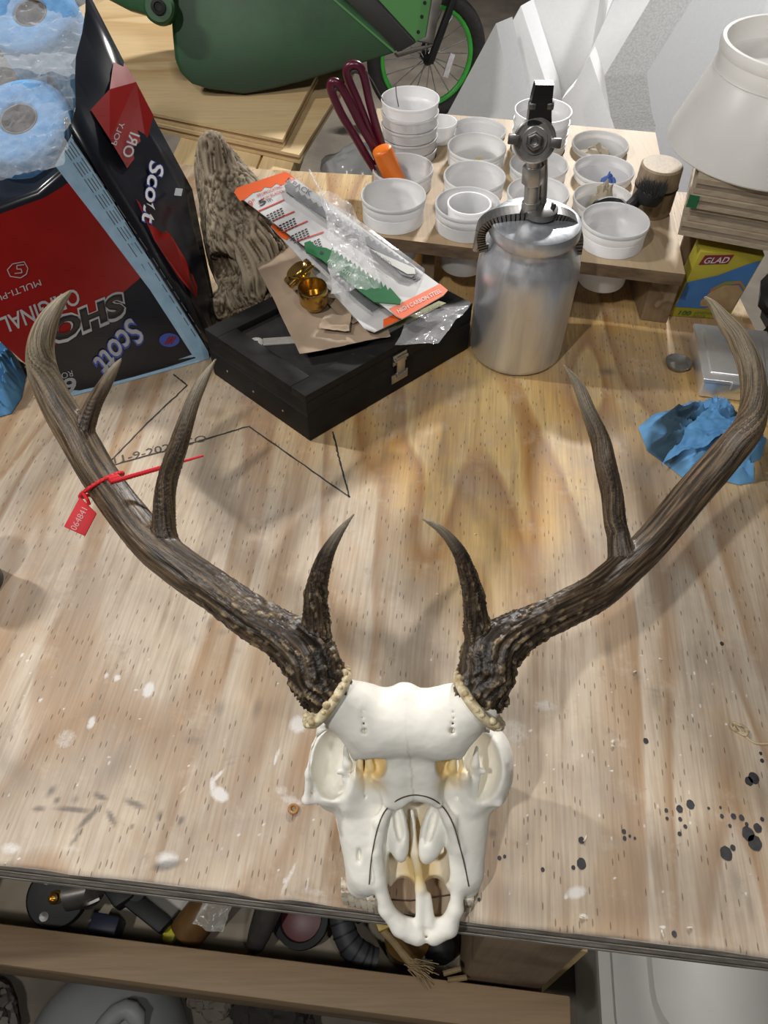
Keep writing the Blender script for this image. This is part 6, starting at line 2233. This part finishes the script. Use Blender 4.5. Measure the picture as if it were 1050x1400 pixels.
# black bag past the right table edge
lump('trash_bag', 'black plastic bag of rubbish beside the right edge of the bench', (.66, .78, -.06), (.13, .26, .12), mat('black_bag_film', (0.012, 0.012, 0.013), 0.25, c2=(0.02, 0.02, 0.021), nscale=20), 'trash bag', 5.1, 3.2, .3)
stl = thing('stool', 'dark stool holding the black bag right of the bench', 'stool', (.66, .78, FLOOR_Z))
MB().box((.66, .78, -.20), (.12, 0, 0), (0, .22, 0), (0, 0, .018)).build('seat', grimy, stl, bev=.004)
for sx in (-1, 1):
    for sy in (-1, 1):
        MB().box((.66 + sx * .10, .78 + sy * .2, (FLOOR_Z - .218) / 2 + .0006), (.015, 0, 0), (0, .015, 0), (0, 0, (-.2185 - FLOOR_Z) / 2)).build('leg', grimy, stl)

# ================================================================== UNDER THE BENCH
ZS = -.47
sp_ = lambda x, y, h=0.0: at(x, y, ZS + h)
gunm = mat('grey_tool_metal', (0.16, 0.15, 0.14), 0.4, 0.6, c2=(0.09, 0.085, 0.08), nscale=30)
tl = thing('air_tool', 'grey air tool with black nose disc and brass fitting on the lower shelf', 'air tool', sp_(90, 1240))
tc_ = sp_(78, 1226, .060)
tax = nrm(CAM - tc_ + np.array([-.25, -.1, 0]))
MB().lathe([(.018, -.052), (.025, -.05), (.027, -.04), (.031, -.03), (.033, 0), (0, .001)], tc_ - tax * .004, tax, 36).build('housing', gunm, tl, smooth=True, angle=35)
MB().lathe([(.034, -.012), (.036, -.008), (.036, -.002), (.033, .003), (.012, .006), (0, .006)], tc_, tax, 40).build('nose_disc', blkp, tl, smooth=True, angle=35)
MB().lathe([(.008, .005), (.008, .010), (.0055, .011), (.0055, .020), (.003, .021), (0, .015)], tc_, tax, 12).build('inlet_fitting', brass, tl, smooth=True, angle=35)
for k in range(3):
    t = 2.1 * k + .7
    u_ = nrm(np.cross(tax, EZ)); v_ = np.cross(tax, u_)
    MB().lathe([(.0055, 0), (.0055, .002), (0, .001)], tc_ +   .023 * (math.cos(t) * u_ + math.sin(t) * v_) + tax * .004, tax, 12).build('screw', dkst, tl)
MB().tube([sp_(92, 1222, .06), sp_(118, 1216, .062), sp_(132, 1226, .05)], [.020, .021, .016], 16).build('side_body', gunm, tl, smooth=True)
MB().tube([sp_(60, 1204, .03), sp_(92, 1204, .03)], .021, 18).build('hose_collar', blkp, tl, smooth=True)
MB().tube(catmull([sp_(104, 1240, .05), sp_(118, 1236, .07), sp_(136, 1228, .07)], 4), .004, 8).build('trigger_rod', steel, tl, smooth=True)
wp_ = MB().prism([sp_(x, y, .012) for x, y in ((100, 1188), (130, 1176), (285, 1218), (288, 1226), (222, 1263), (196, 1252))], -EZ * .010).build('white_panel', mat('white_laminate', (0.55, 0.54, 0.50), 0.5, c2=(0.47, 0.46, 0.42), nscale=12), bev=.001)
tag(wp_, 'dirty white laminate panel lying under the bench behind the air tool', 'panel')
cl_ = thing('black_clamp', 'black plastic bar clamp lying on the white panel under the bench', 'clamp', sp_(190, 1240, .012))
MB().box(sp_(190, 1238, .05), sp_(228, 1268, .05) - sp_(190, 1238, .05), nrm([1, 1.2, 0]) * .010, EZ * .008).build('clamp_bar', blkp, cl_, bev=.003)
MB().box(sp_(162, 1218, .055), (sp_(178, 1240, .05) - sp_(155, 1205, .05)) * .5, nrm([1, .7, 0]) * .013, EZ * .012).build('jaw', blkp, cl_, bev=.004)
MB().lathe([(.004, -.01), (.0125, -.009), (.0125, .009), (.004, .010), (.004, -.01)], sp_(188, 1216, .055), nrm([.1, -.3, 1]), 20).build('knob', blkp, cl_, smooth=True, angle=35)
MB().box(sp_(206, 1246, .036), (sp_(232, 1270, .03) - sp_(180, 1226, .03)) * .45, nrm([1, 1.2, 0]) * .006, EZ * .020).build('rail_bar', blkp, cl_, bev=.002)
nb = MB().box(sp_(146, 1268, .032), (.017, -.003, 0), (.002, .012, 0), (0, 0, .016)).build('navy_case', mat('navy_plastic', (0.010, 0.014, 0.035), 0.5), bev=.003)
tag(nb, 'small navy plastic case on the lower shelf beside the air tool', 'case')
MB_ = MB()
MB_.prism([sp_(x, y, .02) for x, y in ((226, 1262), (236, 1256), (244, 1276), (238, 1294), (224, 1290))], EZ * .012)
yp = MB_.build('yellow_packet', mat('yellow_film', (0.55, 0.50, 0.02), 0.4), bev=.003)
tag(yp, 'small yellow packet on the lower shelf under the bench front', 'packet')
br_ = thing('adhesive_bottle', 'amber bottle with yellow cap wrapped in plastic under the bench', 'bottle', sp_(290, 1262))
bdir = nrm(sp_(322, 1222, .05) - sp_(270, 1288, .03))
MB().lathe([(0, -.062), (.020, -.06), (.022, -.055), (.022, .01), (.015, .022), (.009, .026), (.009, .03), (0, .03)], sp_(298, 1222, .052), bdir, 28).build('bottle_body', mat('amber_plastic', (0.16, 0.085, 0.03), 0.3, c2=(0.1, 0.05, 0.02), nscale=30), br_, smooth=True, angle=40)
MB().lathe([(0, .046), (.011, .045), (.012, .043), (.012, .028), (0, .028)], sp_(298, 1222, .052), bdir, 20).build('cap', mat('yellow_cap', (0.6, 0.42, 0.02), 0.4), br_, smooth=True, angle=40)
crumple('plastic_wrap', [sp_(262, 1262, .068), sp_(300, 1275, .068), sp_(326, 1225, .074), sp_(285, 1222, .074)], film_mat('grubby_wrap', (.8, .78, .7), .35, .2, 50, .8), br_, 18, 18, .006, 60, 21)
stb = thing('steel_tube', 'tapered grey steel tube standing aslant on the lower shelf', 'tube', sp_(352, 1290))
MB().tube([sp_(345, 1302, .02), sp_(349, 1292, .035), sp_(355, 1276, .05), sp_(372, 1228, .085)], [.004, .011, .0135, .0165], 20).build('tube_body', gunm, stb, smooth=True)
MB().tube([sp_(343, 1306, .014), sp_(346, 1299, .024)], .0045, 10).build('tip', brass, stb, smooth=True)
em = thing('ear_muff', 'maroon and black oval ear muff in the dark under the bench', 'ear muff', sp_(415, 1260))
mdir = nrm(CAM - sp_(415, 1258, .03) + np.array([-.2, 0, 0]))
MB().lathe([(.020, -.02), (.030, -.015), (.034, -.004), (.033, .004), (.026, .006), (.024, .001), (.024, -.004)], sp_(412, 1256, .04), mdir, 32, cap=False).build('cushion', blkp, em, smooth=True)
MB().lathe([(.0255, -.01), (.0255, .001), (.015, .004), (0, .005)], sp_(412, 1256, .04), mdir, 32).build('cup_shell', mat('maroon_shell', (0.10, 0.018, 0.022), 0.45), em, smooth=True)
hs = thing('rubber_hose', 'short black rubber hose elbow lying on the lower shelf below the skull', 'hose', sp_(490, 1300))
hp = catmull([sp_(466, 1236, .045), sp_(468, 1262, .045), sp_(478, 1290, .04), sp_(498, 1308, .035), sp_(514, 1314, .032)], 6)
MB().tube(hp, .0145, 18).build('hose_body', mat('dusty_rubber', (0.025, 0.027, 0.033), 0.6, c2=(0.045, 0.047, 0.055), nscale=40), hs, smooth=True)
for k in range(3, len(hp) - 1, 3):
    MB().tube([hp[k] - nrm(hp[k + 1] - hp[k]) * .0012, hp[k] + nrm(hp[k + 1] - hp[k]) * .0012], .0152, 18).build('band', blkp, hs, smooth=True, angle=40)
lump('dark_bag', 'dark blue-black plastic bag under the bench behind the hose', sp_(505, 1250, .032) + np.array([.004, .035, 0]), (.034, .040, .028), mat('dark_blue_bag', (0.012, 0.014, 0.026), 0.3, c2=(0.02, 0.022, 0.036), nscale=60), 'bag', 9.1)
ybx = MB().box(sp_(524, 1258, .112), (.009, .004, 0), (-.004, .009, 0), (0, 0, .004)).build('yellow_clip', mat('yellow_clip_plastic', (0.45, 0.30, 0.02), 0.4), bev=.002)
tag(ybx, 'small yellow plastic clip on the dark bag under the skull', 'clip')
fs_k = thing('frayed_stick', 'thin pale stick with a frayed end leaning across the lower shelf', 'stick', sp_(545, 1290))
tan_ = mat('straw', (0.34, 0.24, 0.12), 0.8, c2=(0.2, 0.14, 0.07), nscale=60)
MB().tube([sp_(500, 1246, .100), sp_(540, 1290, .100), sp_(566, 1322, .100)], [.004, .0042, .005], 10).build('shaft', tan_, fs_k, smooth=True)
fb_ = MB()
for k in range(60):
    p = sp_(563, 1318, .104) + RNG.normal(0, .003, 3)
    d = (sp_(584, 1330, .106) - sp_(563, 1318, .104)) * RNG.uniform(.6, 1.2) + RNG.normal(0, .006, 3)
    fb_.tube([p, p + d], .0006, 4)
o_ = fb_.build('frayed_fibres', tan_, fs_k)
o_['kind'] = 'stuff'
amb = MB().lathe([(0, 0), (.026, 0), (.027, .003), (.027, .05), (.02, .056), (0, .056)], sp_(556, 1292, .001), (0, 0, 1), 28).build('amber_jar', mat('amber_glass', (0.12, 0.065, 0.02), 0.2), smooth=True, angle=40)
tag(amb, 'squat amber jar on the lower shelf beneath the skull nose', 'jar')
kt = thing('black_knob_tool', 'black knobbed tool on the lower shelf beside the bench leg', 'tool', sp_(622, 1305))
MB().lathe([(0, 0), (.020, 0), (.022, .004), (.020, .03), (.012, .036), (0, .038)], sp_(604, 1290, .014), nrm([-.2, -.3, 1]), 10).build('knob', blkp, kt, bev=.0015)
MB().tube([sp_(610, 1288, .02), sp_(612, 1256, .02)], .011, 14).build('shank', blkp, kt, smooth=True)
for k, (x0, y0, x1, y1) in enumerate(((606, 1331, 630, 1324), (612, 1340, 638, 1336))):
    o_ = MB().tube([sp_(x0, y0, .096), sp_(x1, y1, .097)], .003, 8).build('wood_scrap', tan_)
    tag(o_, ['upper thin wood scrap on the rail below the skull', 'lower thin wood scrap on the rail below the skull'][k], 'wood scrap')

# floor in front: grey dome, paper, cloth, tote, stud
dm = thing('grey_helmet', 'pale grey domed plastic helmet on the floor at the bottom left', 'helmet', at(148, 1420, FLOOR_Z))
dc = at(150, 1442, FLOOR_Z + .01)
greyd = mat('grey_dome_plastic', (0.33, 0.34, 0.34), 0.45, c2=(0.28, 0.29, 0.29), nscale=8)
prof = [(.115, 0), (.118, .006)] + [(.118 * math.cos(t), .006 + .115 * math.sin(t)) for t in np.linspace(.05, math.pi / 2, 16)]
MB().lathe(prof[:-1] + [(0, prof[-1][1])], dc, (0, 0, 1), 56).build('shell', greyd, dm, smooth=True, angle=50)
MB().tube([dc + np.array([.02 + .05 * t, .045 - .10 * (t - .5) ** 2, .124 - .02 * t]) for t in np.linspace(-1, 1, 12)], [.004] + [.013] * 10 + [.004], 12).build('ridge', greyd, dm, smooth=True)
wpp = thing('crumpled_paper', 'crumpled white paper on the floor behind the grey dome', 'paper', at(125, 1352, FLOOR_Z))
crumple('paper', [at(92, 1366, FLOOR_Z + .03), at(160, 1356, FLOOR_Z + .03), at(158, 1344, FLOOR_Z + .06), at(95, 1338, FLOOR_Z + .06)], mat('white_paper', (0.70, 0.69, 0.70), 0.8), wpp, 18, 14, .014, 30, 31)
for (lab, c_, rd, mm_, sd_) in (('grey dusty cloth heap on the floor at the bottom left corner', (-30, 1385), (.05, .045, .04), mat('dusty_cloth', (0.20, 0.19, 0.165), 0.9, c2=(0.14, 0.13, 0.11), nscale=20), 2.2),
                                ('dark rag heap on the floor below the rail', (372, 1394), (.06, .05, .035), mat('dark_rag', (0.035, 0.03, 0.026), 0.9), 6.2),
                                ('tan dusty cloth on the floor below the rail at centre left', (298, 1352), (.045, .035, .02), mat('tan_cloth', (0.16, 0.14, 0.11), 0.9), 8.2)):
    p_ = at(c_[0], c_[1], FLOOR_Z + rd[2] + .001)
    lump('cloth_heap', lab, p_, rd, mm_, 'cloth', sd_)

ToteZ = -.44
clearp = milky('frosted_tote', (0.80, 0.785, 0.74), 0.35, 0.35)
clear2 = milky('frosted_tote_lid', (0.84, 0.825, 0.78), 0.30, 0.3)
tt0 = at(800, 1288, ToteZ)
tX, tY = EX, EY
tcn = tt0 + tX * .29 + tY * .06
tote = thing('storage_tote', 'frosted clear plastic storage tote on the floor at the bottom right', 'tote', (tcn[0], tcn[1], FLOOR_Z))


def rrect(c, hx, hy, r, z, n=6):
    P = []
    for sx, sy, a0 in ((1, 1, 0), (-1, 1, 90), (-1, -1, 180), (1, -1, 270)):
        for k in range(n + 1):
            a_ = math.radians(a0 + 90 * k / n)
            P.append(c + tX * (sx * (hx - r) + r * math.cos(a_)) + tY * (sy * (hy - r) + r * math.sin(a_)) + EZ * (z - c[2]))
    return P


def loft(mb, rings, cap0=True, cap1=True):
    n = len(rings[0])
    vs_ = [p for r in rings for p in r]
    fs2 = [(i * n + j, i * n + (j + 1) % n, (i + 1) * n + (j + 1) % n, (i + 1) * n + j) for i in range(len(rings) - 1) for j in range(n)]
    if cap0:
        fs2.append(tuple(range(n))[::-1])
    if cap1:
        fs2.append(tuple(range((len(rings) - 1) * n, len(rings) * n)))
    return mb.add(vs_, fs2)


hx, hy = .27, .20
loft(MB(), [rrect(tcn, hx * .86, hy * .86, .05, FLOOR_Z + .001), rrect(tcn, hx * .97, hy * .97, .055, ToteZ - .02), rrect(tcn, hx, hy, .06, ToteZ - .018), rrect(tcn, hx, hy, .06, ToteZ - .012)]).build('tub', clearp, tote, smooth=True, angle=35)
loft(MB(), [rrect(tcn, hx * 1.02, hy * 1.02, .062, ToteZ - .012), rrect(tcn, hx * 1.02, hy * 1.02, .062, ToteZ), rrect(tcn, hx * .97, hy * .96, .058, ToteZ + .001), rrect(tcn, hx * .95, hy * .94, .056, ToteZ - .010), rrect(tcn, hx * .80, hy * .76, .05, ToteZ - .010), rrect(tcn, hx * .785, hy * .745, .05, ToteZ - .002), rrect(tcn, hx * .77, hy * .73, .048, ToteZ - .002)]).build('lid', clear2, tote, smooth=True, angle=30)
for k in range(3):
    for sg in (-1, 1):
        MB().box(tcn + tX * (-.15 + .15 * k) + tY * sg * hy * .85 + EZ * (ToteZ - .006 - tcn[2]), tX * .003, tY * .018, EZ * .005).build('lid_rib', clear2, tote)
stu = at(790, 1300, -.43)
sdq = [stu - tX * .012, stu + tX * .012, stu + tX * .012 + tY * .05, stu - tX * .012 + tY * .05]
o_ = MB().hexa([np.array([p[0], p[1], FLOOR_Z + .0006]) for p in sdq], sdq).build('pine_offcut', pine, bev=.001)
tag(o_, 'upright pale pine offcut between the bench leg and storage tote', 'lumber')
